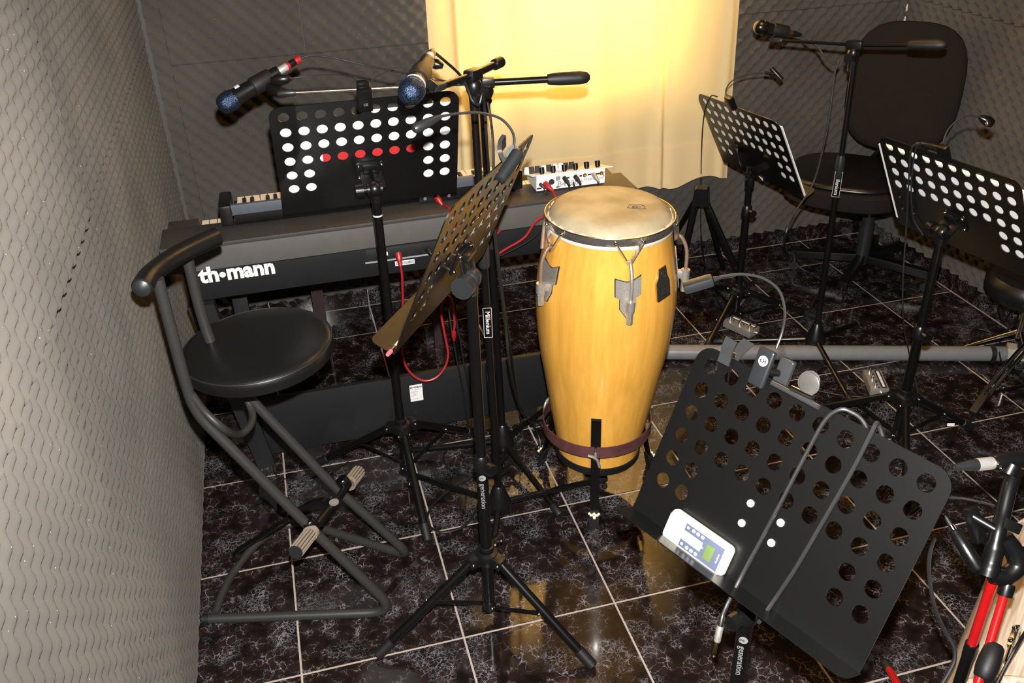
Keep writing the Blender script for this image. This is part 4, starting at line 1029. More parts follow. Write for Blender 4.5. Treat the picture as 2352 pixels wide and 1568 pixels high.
# ------------------------------------------------------------------ small things on the stands
def remote():
    w = .001; q = [PN.uv(PN.px(*p, .02)) for p in ((1548, 1166), (1512, 1228), (1684, 1264), (1646, 1326))]
    u0 = (q[0][0]+q[1][0])/2; u1 = (q[2][0]+q[3][0])/2; v0 = (q[0][1]+q[2][1])/2; v1 = (q[1][1]+q[3][1])/2
    root = thing('remote_control', 'white remote control with grey buttons on the lip of the foreground music stand', 'remote control', PN.p((u0+u1)/2, (v0+v1)/2, 0))
    L, W = u1-u0, v1-v0; H = .020
    # local axes: x = down the plate (b), y = along a, z = towards the reader
    Mf = frame(PN.p((u0+u1)/2, (v0+v1)/2, .0012), PN.b, PN.a); 
    if Mf.col[2].to_3d().dot(PN.p(0, 0, 1)-PN.p(0, 0, 0)) < 0: Mf = frame(PN.p((u0+u1)/2, (v0+v1)/2, .0012), PN.b*-1, PN.a)
    def rp(w_, l_, r):
        out = []
        for (sx, sy, a0) in ((1, -1, -90), (1, 1, 0), (-1, 1, 90), (-1, -1, 180)):
            for k in range(5): a = rad(a0+90*k/4); out.append((sx*(w_/2-r)+r*math.cos(a), sy*(l_/2-r)+r*math.sin(a)))
        return out
    sh = MB(); lv = [(rp(W-.004, L-.004, .008), 0), (rp(W, L, .009), .004), (rp(W, L, .009), .013), (rp(W-.006, L-.006, .008), H)]
    vs = [V((x, y, z)) for poly, z in lv for x, y in poly]; n = 20; fs = [list(range(n))[::-1], list(range(3*n, 4*n))]
    for j in range(3):
        for i in range(n): fs.append([j*n+i, j*n+(i+1) % n, (j+1)*n+(i+1) % n, (j+1)*n+i])
    sh.add(vs, fs, Mf).build('case', M['glow'], root, ang=50)
    T = lambda x, y, z=H: Mf @ Mx.Translation((x, y, z))
    pn = MB().box((0, .0, 0), (W-.014, L*.63, .0012), T(0, L*.115), .0003).build('panel', M['navy'], root)
    MB().box((0, 0, 0), (W*.30, L*.40, .0014), T(0, -.01), .0003).build('panel_strip', M['midgrey'], pn)
    MB().box((0, 0, 0), (W*.46, L*.125, .0024), T(.001, L*.245), .0004).build('display', M['lcd'], pn)
    bt = []
    for k in range(4): bt.append((-W*.27+W*.18*k, -L*.155, .0024))
    for k in range(3):
        for sg in (-1, 1): bt.append((sg*W*.28, -L*.065+L*.075*k, .0029))
    for (x, y, r) in bt: MB().sph((0, 0, 0), r, T(x, y, H+.0008), seg=12, sc=(1, 1.25, .5)).build('button', M['white'], pn)
    MB().box((0, 0, 0), (.011, .010, .003), T(0, -L*.05, H+.0012), .001).build('button', M['white'], pn)
    MB().prism([(-.0045, -.004), (.0045, -.004), (0, .0045)], 0, .002, T(0, L*.055, H+.0006) @ Mx.Rotation(PI, 4, 'Z')).build('arrow_button', M['white'], pn)
    MB().prism([(-.0045, -.004), (.0045, -.004), (0, .0045)], 0, .002, T(0, L*.115, H+.0006)).build('arrow_button', M['white'], pn)
    MB().text('STEREO', .0085, T(.002, -L*.40, H+.0004), .0002).build('lettering', M['midgrey'], root)
    MB().text('Fujitsu', .0095, T(.002, -L*.325, H+.0004), .0002).build('lettering', M['midgrey'], root)
    MB().text('INVERTER', .0038, T(0, L*.385, H+.0008), .0002).build('lettering', M['print'], pn)
remote()
def gooseneck(root, pts, r=.0022, m='greycable', part='gooseneck'): MB().tube(spline(pts, 8), r, 8).build(part, M[m], root)
def clip_near():
    e = PN.px(1750, 850, .012); root = thing('clip_lamp', 'grey clip-on lamp with a round white logo on the top edge of the foreground stand', 'lamp', e)
    a, c = PN.px(1762, 800, .016), PN.px(1738, 888, .010); d = (a-c); x = PN.a
    Mf = frame((a+c)/2, x, d); Mf = Mf if Mf.col[2].to_3d().dot(PN.p(0, 0, 1)-PN.p(0, 0, 0)) > 0 else frame((a+c)/2, x*-1, d)
    MB().box((0, 0, 0), (.030, d.length, .010), Mf, .0045, seg=3).build('front_jaw', M['greyplast'], root)
    MB().lathe([(.0085, .0046), (.0085, .0058), (.0005, .0058)], 24, Mf @ Mx.Translation((.001, .012, 0))).build('logo', M['print'], root)
    MB().text('t.H', .009, Mf @ Mx.Translation((.001, .012, .0060)), .0002, off=.0003).build('logo_mark', M['ink'], root)
    MB().box((0, 0, 0), (.026, .050, .012), Mf @ Mx.Translation((.024, .0, -.028)), .004, seg=3).build('rear_jaw', M['clear'], root)
    MB().cyl(Mf @ V((.004, -.004, -.004)), Mf @ V((.018, -.002, -.024)), .006, seg=10).build('hinge', M['plast'], root)
    D = dep(e)+.015
    gooseneck(root, [at_d(1783, 800, D), at_d(1797, 760, D), at_d(1803, 715, D+.01), at_d(1790, 668, D+.02), at_d(1755, 640, D+.03), at_d(1710, 630, D+.04), at_d(1668, 633, D+.05), at_d(1640, 640, D+.05)], .0024)
    p0, p1 = at_d(1638, 642, D+.05), at_d(1570, 662, D+.06)
    MB().bar(p0, p1, .022, .017, .005, up=(0, 0, 1)).build('lamp_head', M['greyplast'], root)
    MB().along([(.0035, 0), (.0055, 1)], at_d(1650, 638, D+.05), p0, 12).build('head_joint', M['greyplast'], root)
clip_near()
def small_clip():
    e = PN.px(1672, 812, .008); Mf = frame(e, PN.a, PN.b); root = thing('paper_clip', 'smoky clear plastic clip at the left top corner of the foreground stand', 'clip', e)
    P_ = lambda u, v, w: e+PN.a*u+PN.b*v+PN.n*(w*PN.f)
    for w, nm in ((.004, 'front_jaw'), (-.020, 'rear_jaw')):
        m = MB(); ribbon(m, spline([P_(0, .018, w*.4), P_(0, .004, w), P_(0, -.010, w*1.6+.001), P_(.001, -.026, w*2.2)], 5), PN.n, .022, .0035); m.build(nm, M['clear'], root)
    MB().cyl(P_(-.012, -.002, -.007), P_(.012, -.002, -.007), .0045, seg=10).build('spring', M['steel'], root)
small_clip()
def bulldog():
    e = PN.px(1832, 905, .003); root = thing('bulldog_clip', 'shiny metal bulldog clip on the top edge of the foreground stand', 'clip', e)
    P_ = lambda u, v, w: e+PN.a*u+PN.b*v+PN.n*(w*PN.f)
    MB().cyl(P_(-.045, .002, .004), P_(.042, .002, .004), .0045, seg=12).build('jaw', M['clear'], root)
    Mf = Mx.Translation(e) @ PN.M.to_3x3().to_4x4()
    for (w_, du) in ((-.008, 0), (.009, .010)):
        h = MB().lathe([(.0005, -.0012), (.015, -.0012), (.0175, 0), (.0175, .0022), (.015, .003), (.0115, .0018), (.0005, .0018)], 28, Mf @ Mx.Translation((.004+du, -.024, w_*PN.f)) @ Mx.Rotation(rad(12 if w_ > 0 else -12), 4, 'X')); h.build('handle', M['clipmetal'], root)
    MB().cyl(P_(-.012, -.004, .002), P_(.026, -.006, .002), .006, seg=12).build('spring', M['chrome'], root)
bulldog()
def lamp_right():
    e = PR.px(2168, 352, -.004); root = thing('clip_lamp', 'black clip-on lamp with a small glossy head on the right edge stand', 'lamp', e); D = dep(e)
    MB().box((0, 0, 0), (.030, .046, .018), frame(e, PR.a, PR.b), .005).build('clip', M['plast'], root)
    MB().along([(.007, 0), (.009, .2), (.009, .8), (.006, 1)], e-PR.a*.006+PR.b*-.010, e-PR.a*.060+PR.b*-.014-PR.n*.006, 12).build('handle', M['plast'], root)
    gooseneck(root, [e+V((0, 0, .01)), at_d(2169, 320, D), at_d(2180, 295, D), at_d(2200, 276, D), at_d(2225, 266, D), at_d(2250, 269, D)], .002)
    p0, p1 = at_d(2247, 267, D), at_d(2280, 284, D); MB().along([(.003, 0), (.010, .3), (.0135, .7), (.010, 1)], p0, p1, 16).build('lamp_head', M['stand'], root)
    MB().sph(at_d(2268, 284, D-.010), .006, seg=10).build('bulb', M['steel'], root)
lamp_right()
def lamp_back():
    e = PB.px(1678, 236, -.004); root = thing('clip_lamp', 'black clip-on lamp with a short bar head on the stand beside the curtain', 'lamp', e); D = dep(e)
    MB().box((0, 0, 0), (.036, .050, .020), frame(e, PB.a, PB.b), .006).build('clip', M['plast'], root)
    gooseneck(root, [e+V((0, 0, .012)), at_d(1667, 212, D), at_d(1675, 192, D), at_d(1695, 178, D), at_d(1725, 170, D), at_d(1758, 167, D)], .002)
    p0, p1 = at_d(1770, 156, D), at_d(1797, 184, D); MB().along([(.007, 0), (.0085, .1), (.0085, .9), (.007, 1)], p0, p1, 12).build('lamp_head', M['plast'], root)
    MB().cyl(at_d(1756, 167, D), at_d(1784, 170, D), .005, seg=10).build('swivel', M['plast'], root)
lamp_back()
def lamp_center():
    e = PC.px(1160, 378, -.010); root = thing('clip_lamp', 'black clip-on lamp with a long arched neck on the edge-on music stand', 'lamp', e); D = dep(e)
    a, c = at_d(1147, 415, D-.03), at_d(1193, 347, D-.01); MB().along([(.006, 0), (.011, .04), (.012, .5), (.0125, .92), (.008, 1)], a, c, 16).build('handle', M['greyplast'], root)
    m = MB(); ribbon(m, spline([at_d(1163, 380, D), at_d(1150, 355, D), at_d(1148, 338, D), at_d(1158, 322, D+.01)], 5), RT, .026, .008); m.build('front_jaw', M['clear'], root)
    m = MB(); ribbon(m, spline([at_d(1172, 372, D), at_d(1168, 352, D), at_d(1180, 342, D), at_d(1190, 350, D)], 5), RT, .024, .010); m.build('rear_jaw', M['greyplast'], root)
    gooseneck(root, [at_d(1178, 350, D), at_d(1181, 318, D), at_d(1171, 293, D), at_d(1145, 270, D-.01), at_d(1100, 259, D-.03), at_d(1050, 261, D-.05), at_d(1008, 268, D-.07)], .0025)
    p0, p1 = at_d(1012, 268, D-.07), at_d(950, 297, D-.10); MB().along([(.004, 0), (.0065, .2), (.0085, .5), (.0095, .92), (.006, 1)], p0, p1, 16).build('lamp_head', M['greyplast'], root)
lamp_center()
def lamp_piano():
    e = PA.px(838, 228, -.012); root = thing('clip_lamp', 'black twin-neck clip lamp with a battery box on the piano music stand', 'lamp', e); D = dep(e)
    Mf = frame(e, PA.a, PA.b*-1); MB().box((0, 0, 0), (.036, .060, .018), Mf, .005).build('battery_box', M['plast'], root)
    MB().box((0, .022, -.020), (.030, .030, .012), Mf, .004).build('clip', M['plast'], root)
    MB().text('CE', .009, frame(e-PA.n*-.0 + V((0, 0, -.008))-PA.n*.0094, PA.a, PA.b*-1), .0002).build('marking', M['greyink'], root)
    gooseneck(root, [at_d(832, 203, D+.01), at_d(826, 192, D+.02), at_d(808, 178, D+.03), at_d(770, 171, D+.05), at_d(715, 174, D+.06), at_d(665, 180, D+.06)], .0014)
    gooseneck(root, [at_d(843, 203, D+.01), at_d(852, 186, D+.02), at_d(880, 168, D+.03), at_d(925, 152, D+.04), at_d(985, 141, D+.05)], .0014)
    for (p, q) in ((at_d(668, 180, D+.06), at_d(622, 184, D+.06)), (at_d(982, 141, D+.05), at_d(1018, 152, D+.05))): MB().along([(.004, 0), (.011, .2), (.013, .6), (.006, 1)], p, q, 14).build('lamp_head', M['plast'], root)
lamp_piano()
# pencil, wooden eraser and paper corner on the lip of the edge-on stand
ld = PC.a
p0 = PC.p(-.050, .2855, .0065); 
def pencil():
    root = thing('pencil', 'pencil with a pink eraser lying in the lip of the edge-on stand', 'pencil', p0)
    MB().cyl(p0+ld*.030, p0+ld*.17, .0036, seg=6).build('shaft', M['wood'], root); MB().cyl(p0+ld*.014, p0+ld*.030, .0040, seg=14).build('ferrule', M['steel'], root)
    MB().along([(.0034, 0), (.0042, .3), (.0042, 1)], p0-ld*.001, p0+ld*.014, 14).build('eraser', M['pinkrubber'], root)
pencil()
we = MB(); q = PC.p(.112, .262, .028); we.lathe([(.0005, -.003), (.016, -.003), (.018, 0), (.016, .003), (.0005, .003)], 24, frame(q, PC.a, PC.b) @ Mx.Rotation(rad(90), 4, 'Z') @ Mx.Scale(1.8, 4, (1, 0, 0)))
weo = tag(we.build('wooden_shaker', M['wood']), 'pale wooden egg-shaped block leaning on the edge-on music stand', 'wooden block')
# loose paper corner at the back stand
tag(MB().prism([(0, 0), (.022, .004), (.016, .018)], 0, .001, frame(PB.px(1742, 404, -.004), PB.a, PB.b)).build('paper_scrap', M['white']), 'small white paper scrap under the stand beside the curtain', 'paper')

# ------------------------------------------------------------------ cables
def cable(label, pts, r=.003, m='cable', n=8, name='cable', cat='cable'):
    return tag(MB().tube(spline(pts, n), r, 8).build(name, M[m]), label, cat)
e1 = tip1+d1*.060; D1 = dep(e1)
cable('thin grey cable running from the red-ringed microphone plug to the mic stands', [e1, at_d(718, 128, D1), at_d(770, 134, D1), at_d(850, 152, D1), at_d(930, 168, D1-.02), at_d(1000, 182, D1-.06), at_d(1060, 193, dep(J1)+.03)], .0024, 'greycable')
e2 = tip2+d2*.060; DJ2 = dep(J2)
cable('black cable looping from the camera-facing microphone down its stand to the floor', [e2, at_d(1000, 122, DJ2), at_d(1022, 140, DJ2), at_d(1055, 170, DJ2-.03), at_d(1072, 200, DJ2-.04), at_d(1085, 232, DJ2-.04), at_d(1100, 240, DJ2-.03), at_d(1108, 215, DJ2-.03), at_d(1113, 250, DJ2), at_d(1118, 330, DJ2+.03), at_d(1130, 480, DJ2+.14), at_d(1142, 600, DJ2+.2), at_d(1160, 740, DJ2+.28), at_d(1172, 850, DJ2+.35), at_z(1195, 940, .20), at_z(1230, 985, .06), at_z(1240, 1030, .004), at_z(1200, 1045, .004), at_z(1150, 1020, .004), at_z(1115, 1010, .004)], .0032)
cable('black cable hanging beside the mic stands and coiling on the floor near the conga', [at_d(1112, 205, DJ2+.12), at_d(1125, 260, DJ2+.14), at_d(1133, 340, DJ2+.15), at_d(1135, 480, DJ2+.2), at_d(1150, 640, DJ2+.28), at_d(1170, 780, DJ2+.4), at_z(1182, 880, .25), at_z(1195, 960, .08), at_z(1203, 1010, .004), at_z(1225, 1030, .004), at_z(1250, 1000, .004), at_z(1225, 955, .004), at_z(1195, 950, .004)], .003)
cable('black cable loop lying on the tiles in front of the conga', [at_z(1165, 985, .10), at_z(1185, 1000, .03), at_z(1180, 1050, .004), at_z(1150, 1090, .004), at_z(1100, 1090, .004), at_z(1040, 1120, .004), at_z(990, 1165, .004), at_z(985, 1205, .004), at_z(1020, 1222, .004), at_z(1070, 1205, .004), at_z(1095, 1165, .004), at_z(1115, 1110, .004)], .0034)
cable('dark cable coil on the floor behind the mic stand hub', [at_z(1165, 1000, .004), at_z(1100, 1015, .004), at_z(1030, 1030, .004), at_z(1020, 1060, .004), at_z(1050, 1085, .004), at_z(1110, 1085, .004), at_z(1150, 1060, .004), at_z(1175, 1020, .004), at_z(1140, 1000, .004)], .003)
cable('thin black cable on the tiles behind the bar stool', [at_z(660, 1015, .003), at_z(632, 1030, .003), at_z(626, 1065, .003), at_z(640, 1095, .003), at_z(690, 1100, .003), at_z(745, 1085, .003), at_z(800, 1060, .003)], .0018)
def plug(p, d, m, label, L=.030, r=.0085):
    p, d = V(p), V(d).normalized(); return tag(MB().along([(r, 0), (r, .45), (r*.75, .6), (r*.4, 1)], p, p+d*L, 14).build('cable_plug', M[m]), label, 'plug')
pp = V((.420, PY-.004, .6555)); plug(pp, (0, -.55, -.8), 'red', 'red plug in the rear sockets of the stage piano', .040, .0095)
r0 = pp+V((0, -.022, -.032))
cable('red cable hanging in a loop from the rear of the stage piano', [r0, at_y(924, 640, PY-.03), at_y(925, 720, PY-.03), at_y(922, 800, PY-.03), at_y(938, 850, PY-.04), at_y(972, 874, PY-.05), at_y(1008, 862, PY-.05), at_y(1029, 820, PY-.04), at_y(1020, 760, PY-.02), at_y(1013, 715, PY), at_y(1022, 680, PY), at_y(1038, 690, PY-.01), at_y(1044, 740, PY-.02), at_y(1042, 765, PY-.02)], .0036, 'red')
plug(at_y(1042, 762, PY-.02), at_y(1044, 800, PY-.02)-at_y(1042, 762, PY-.02), 'red', 'red plug dangling below the stage piano', .032, .0075)
ps = V((.556, .137, .774)); plug(ps, (.35, -.6, -.6), 'red', 'red plug at the rear of the keyboard synthesizer', .034, .009)
cable('short red cable from the synthesizer falling behind the edge-on stand', [ps+V((.012, -.020, -.020)), V((.578, .085, .758)), V((.585, .05, .742)), V((.588, .044, .70)), V((.60, .044, .66)), V((.64, .042, .63)), at_y(1120, 560, .03), at_y(1150, 527, .045)], .0034, 'red')
pm_ = V((.874, .115, .782)); plug(pm_, (.45, -.75, -.4), 'red', 'red plug in the left socket of the white sound module', .038, .0095)
cable('red cable from the white sound module passing behind the conga rim', [pm_+V((.016, -.028, -.015)), V((.893, .072, .755)), V((.895, .045, .72)), at_y(1235, 505, .035), at_y(1205, 545, .03), at_y(1165, 570, .03), at_y(1130, 590, .03), at_y(1080, 600, .04)], .0036, 'red')
cable('black cable running beside the red one behind the conga rim', [V((.958, .10, .78)), V((.958, .085, .765)), V((.955, .05, .735)), at_y(1262, 505, .04), at_y(1225, 545, .025), at_y(1180, 572, .02), at_y(1120, 600, .03)], .0028)
plug((.860, .115, .783), (.5, -.7, -.5), 'greyplast', 'small grey power plug at the left end of the white sound module', .022, .005)
cable('thin black power cord hanging from the white sound module', [V((.868, .100, .773)), V((.872, .088, .755)), V((.872, .045, .745)), V((.873, .042, .70)), V((.87, .042, .62)), V((.85, .05, .58))], .0020)
for k, (x, lab) in enumerate(((.846+.088, 'left of two black jack plugs in the middle of the white sound module'), (.846+.122, 'right of two black jack plugs in the middle of the white sound module'), (.846+.178, 'jack plug near the right end of the white sound module'))):
    z = .793; plug((x, .115, z), (.25, -.8, -.45), 'greyplast' if k < 2 else 'oldchrome', lab, .034, .0068)
    cable('thin black cable hanging from the %s plug of the white sound module' % ('first middle', 'second middle', 'right')[k], [V((x+.006, .093, z-.014)), V((x+.009, .080, z-.030)), V((x+.004, .068, z-.045)), V((x-.01, .048, z-.06)), V((x-.012, .045, .70)), V((x-.02, .05, .64))], .0024)
cable('black cables hanging under the stage piano beside the mic stands', [at_y(1030, 700, PY+.05), at_y(1038, 760, PY+.02), at_y(1050, 830, PY), at_y(1062, 890, PY-.01), at_z(1072, 960, .06), at_z(1080, 985, .006)], .003)
cable('second black cable hanging under the stage piano', [at_y(1040, 690, PY+.05), at_y(1055, 770, PY+.02), at_y(1068, 850, PY), at_y(1085, 930, PY-.02), at_z(1092, 990, .006)], .0026)
cable('third thin black cable hanging under the stage piano', [at_y(1046, 690, PY+.05), at_y(1050, 760, PY+.03), at_y(1075, 800, PY+.02), at_y(1092, 860, PY), at_z(1100, 970, .02), at_z(1060, 985, .005), at_z(1040, 960, .005), at_z(1045, 930, .01)], .0018)
plug((.503, PY-.003, .6545), (.4, -.7, -.5), 'plast', 'black plug beside the red one in the rear of the stage piano', .034, .0075)
cable('black cable curving from the rear of the stage piano', [V((.515, PY-.025, .638)), V((.525, PY-.030, .620)), V((.548, PY-.028, .600)), V((.58, PY-.01, .585))], .0028)
# back right
D3 = dep(tip3)
cable('black cable drooping from the rear microphone and down to the floor', [tip3+(tip3-(M3 @ V((0, 0, 0)))).normalized()*.06, at_d(1850, 90, D3-.04), at_d(1878, 108, D3-.06), at_d(1895, 132, D3-.08), at_d(1915, 147, D3-.1), at_d(1928, 140, D3-.12), at_d(1918, 165, D3-.12), at_d(1908, 240, D3-.1), at_d(1895, 320, D3-.06), at_d(1868, 420, D3), at_d(1825, 490, D3), at_d(1803, 545, D3), at_z(1808, 580, .10), at_z(1835, 612, .02), at_z(1870, 632, .004), at_z(1890, 650, .004), at_z(1870, 690, .02), at_z(1855, 730, .05), at_z(1875, 780, .004), at_z(1895, 830, .004)], .0032, 'greycable')
cable('thin black cord hanging from the lamp on the stand beside the curtain', [PB.px(1648, 222, -.01), PB.px(1632, 222, -.02), PB.px(1618, 260, -.03), PB.px(1612, 330, -.03), PB.px(1610, 430, -.02), at_d(1611, 540, dep((1.70, .6, .3))), at_z(1622, 620, .05), at_z(1645, 680, .01), at_z(1672, 725, .004), at_z(1690, 740, .004)], .0022)
cable('thin dark cord hanging down the back of the stand at the right edge', [PR.px(2118, 328, .01), PR.px(2104, 330, -.004), PR.px(2092, 352, -.006), PR.px(2086, 440, -.008), PR.px(2082, 520, -.012), at_d(2074, 640, dep((1.80, -.25, .45))), at_d(2075, 740, dep((1.80, -.22, .3))), at_z(2086, 800, .10), at_z(2096, 850, .03), at_z(2108, 900, .01), at_z(2112, 985, .004)], .0024, 'greycable')
cable('second cord draped over the top of the stand at the right edge', [PR.px(2120, 330, .008), PR.px(2110, 330, -.005), PR.px(2100, 356, -.006), PR.px(2093, 430, -.008), PR.px(2098, 500, -.010), PR.px(2120, 540, -.012)], .0022, 'greycable')
# cord over the foreground stand
cable('grey cord hanging over the front of the foreground stand, ending in a jack plug', [PN.px(1985, 1010, -.020), PN.px(1990, 985, -.016), PN.px(1978, 962, -.010), PN.px(1957, 947, -.002), PN.px(1930, 940, .006), PN.px(1895, 965, .008), PN.px(1850, 1045, .006), PN.px(1790, 1160, .006), PN.px(1740, 1255, .006), PN.px(1700, 1330, .010), PN.px(1672, 1385, .030), PN.px(1660, 1412, .036)], .0034, 'greycable')
jp = PN.px(1660, 1412, .036); jd = PN.px(1643, 1490, .036)-jp
def jack(label, p, d, s=1.0):
    root = thing('jack_plug', label, 'plug', p); d = V(d).normalized()
    MB().along([(.0030*s, 0), (.0042*s, .2), (.0046*s, 1)], p, p+d*.018*s, 12).build('spring_guard', M['steel'], root)
    MB().along([(.0050*s, 0), (.0056*s, .1), (.0056*s, .9), (.0045*s, 1)], p+d*.018*s, p+d*.044*s, 14).build('shell', M['oldchrome'], root)
    MB().along([(.0030*s, 0), (.0030*s, .8), (.0018*s, .86), (.0030*s, .92), (.0010*s, 1)], p+d*.044*s, p+d*.070*s, 12).build('tip', M['brass'], root)
jack('metal jack plug hanging below the lip of the foreground stand', jp, jd)
cable('grey cord lying across the foreground stand beside the jack cord', [PN.px(2030, 1030, -.016), PN.px(2026, 1000, -.012), PN.px(2018, 976, -.006), PN.px(2013, 972, .002), PN.px(2003, 990, .006), PN.px(1960, 1075, .006), PN.px(1900, 1180, .006), PN.px(1830, 1300, .006), PN.px(1780, 1375, .008), PN.px(1752, 1415, .020), PN.px(1742, 1430, .02)], .0034, 'greycable')

# ------------------------------------------------------------------ back: folding instrument stand, effect boxes, bench
def guitar_stand():
    FL, FR = at_z(1556, 655, 0), at_z(1712, 672, 0); mid = (FL+FR)/2
    ap = at_d(1612, 440, dep(V((mid.x, mid.y, .40)))+.03); root = thing('instrument_stand', 'black folding A-frame instrument stand under the curtain hem', 'instrument stand', (mid.x, mid.y, 0))
    s = (FR-FL); s.z = 0; s.normalize(); n = s.cross(V((0, 0, 1)))
    MB().prism([(-.034, -.055), (.034, -.055), (.027, .012), (.020, .018), (-.020, .018), (-.027, .012)], -.022, .022, frame(ap, s, (0, 0, 1))).build('top_block', M['plast'], root)
    for sg, F in ((-1, FL), (1, FR)):
        a = ap+s*(.020*sg)-V((0, 0, .045)); lg = MB().bar(a, V((F.x, F.y, .012)), .020, .024, .003).build('leg', M['stand'], root)
        MB().sph((F.x, F.y, .012), .014, seg=10, sc=(1.2, 1.2, .8)).build('foot', M['rubber'], lg)
        bk = MB().bar(a+V((0, .01, 0)), V((F.x, F.y+.20, .012)), .016, .016, .003).build('rear_leg', M['stand'], root)
        q = a.lerp(V((F.x, F.y, .012)), .72); MB().tube(spline([q, q+V((.01, -.05, -.02)), q+V((.015, -.10, -.03)), q+V((.018, -.13, -.01)), q+V((.018, -.14, .03))], 5), .008, 10).build('cradle_arm', M['rubber'], root)
guitar_stand()
def pedal(label, c, ang, L, W, H=.028):
    c = V(c); root = thing('effect_box', label, 'effect box', (c.x, c.y, 0)); Mf = Mx.Translation((c.x, c.y, 0)) @ Mx.Rotation(ang, 4, 'Z')
    MB().box((0, 0, H/2+.003), (L, W, H), Mf, .002).build('case', M['pedal'], root)
    for k in range(3):
        x = -L*.36+L*.36*k
        f = MB().cyl(Mf @ V((x, -W*.20, H+.003)), Mf @ V((x, -W*.20, H+.010)), .0060, seg=12); f.cyl(Mf @ V((x, -W*.20, H+.010)), Mf @ V((x+.002, -W*.20, H+.022)), .0038, seg=10); f.build('foot_switch', M['steel'], root)
        MB().lathe([(.0032, H+.003), (.0032, H+.005), (.0005, H+.006)], 10, Mf @ Mx.Translation((x+.012, -W*.05, 0))).build('led', M['ink'], root)
    st = MB().box((0, W*.25, H+.0034), (L*.92, W*.30, .0008), Mf).build('label_strip', M['ink'], root)
    MB().box((0, W*.25, H+.0040), (L*.80, W*.14, .0006), Mf).build('label_print', M['print'], st)
    for x in (-L/2, L/2):
        sg = 1 if x > 0 else -1; j = MB().cyl(Mf @ V((x, W*.1, H*.55)), Mf @ V((x+sg*.010, W*.1, H*.55)), .0052, seg=12); j.build('socket', M['steel'], root)
        p = Mf @ V((x+sg*.010, W*.1, H*.55)); d = (Mf @ V((1, 0, 0)))-(Mf @ V((0, 0, 0)))
        MB().along([(.0055, 0), (.0062, .2), (.0062, .7), (.003, 1)], p, p+d*sg*.035, 12).build('plug', M['plast'], root)
    return Mf
pa, pb = at_z(1668, 733, .02), at_z(1738, 764, .02); v = pb-pa
pedal('metal effect box with three foot switches between the stand legs by the curtain', (pa+pb)/2, math.atan2(v.y, v.x), .125, .058)
pa, pb = at_z(2000, 852, .02), at_z(2022, 902, .02); v = pb-pa
pedal('metal effect box with three foot switches in front of the grey tube', (pa+pb)/2, math.atan2(v.y, v.x), .118, .060)
cable('thin cable from the front effect box along the tiles', [at_z(1990, 850, .012), at_z(1960, 852, .006), at_z(1915, 860, .004), at_z(1870, 875, .004), at_z(1830, 880, .004)], .0025)
cable('thin cable from the near end of the front effect box', [at_z(2000, 912, .012), at_z(1965, 910, .006), at_z(1920, 905, .004), at_z(1880, 897, .004)], .0025)
cable('thin cable from the effect box between the stand legs', [at_z(1660, 722, .012), at_z(1645, 735, .006), at_z(1640, 755, .004), at_z(1655, 770, .004), at_z(1672, 785, .004)], .0025)
cable('black cable trailing from the effect box towards the rear mic stand', [at_z(1745, 770, .012), at_z(1765, 755, .006), at_z(1770, 770, .004), at_z(1740, 745, .004), at_z(1700, 722, .004)], .0025)
def bench():
    f = at_z(752, 828, 0); root = thing('piano_bench', 'dark wooden bench behind the stage piano, one leg showing', 'bench', (f.x+.2, f.y+.12, 0))
    for (dx, dy) in ((0, 0), (.42, 0), (0, .24), (.42, .24)): MB().prism([(-.020, -.018), (.020, -.018), (.020, .018), (-.020, .018)], 0, .43, Mx.Translation((f.x+dx, f.y+dy, 0))).build('leg', M['darkbrown'], root)
    MB().box((f.x+.21, f.y+.12, .415), (.46, .28, .05), bev=.003).build('apron', M['darkbrown'], root)
    MB().box((f.x+.21, f.y+.12, .46), (.48, .30, .05), bev=.015, seg=3).build('cushion', M['vinyl'], root)
bench()
bx = at_z(985, 962, .02); 
pw = thing('power_adapter', 'flat dark power adapter on the floor under the piano board', 'power adapter', (bx.x, bx.y, 0))
MB().box((bx.x, bx.y, .018), (.15, .05, .036), Mx.Identity(4), .004).build('case', M['pianoblack'], pw)
MB().box((bx.x, bx.y-.026, .033), (.13, .002, .002)).build('trim_line', M['midgrey'], pw); MB().box((bx.x+.084, bx.y, .020), (.020, .02, .016), bev=.003).build('plug', M['midgrey'], pw)
# ------------------------------------------------------------------ right side: chrome stand, padded seat, power strip, wall marks
def chrome_stand():
    ft = at_z(2232, 955, 0); root = thing('chrome_drum_stand', 'chrome drum hardware stand with a rubber foot at the right edge', 'drum stand', (ft.x, ft.y, 0))
    D0 = dep(ft); a1 = at_d(2258, 902, D0+.02); c = at_d(2330, 815, D0+.10); e = at_d(2440, 700, D0+.22)
    off = RT*.016+UP*-.010
    for k in (0, 1): MB().tube(bend([a1+off*k, c+off*k+V((0, 0, .0)), e+off*k], .05), .0062, 12).build('leg_rod', M['chrome'], root)
    MB().bar(a1+off*.5, ft+V((0, 0, .010)), .024, .020, .003).build('rubber_foot', M['rubber'], root)
    b0 = at_d(2262, 905, D0+.02); MB().tube([b0, at_d(2352, 885, D0+.10), at_d(2450, 865, D0+.2)], .006, 10).build('cross_strut', M['stand'], root)
    MB().cyl(b0-RT*.008, b0+RT*.012, .010, seg=14).build('joint', M['chrome'], root)
chrome_stand()
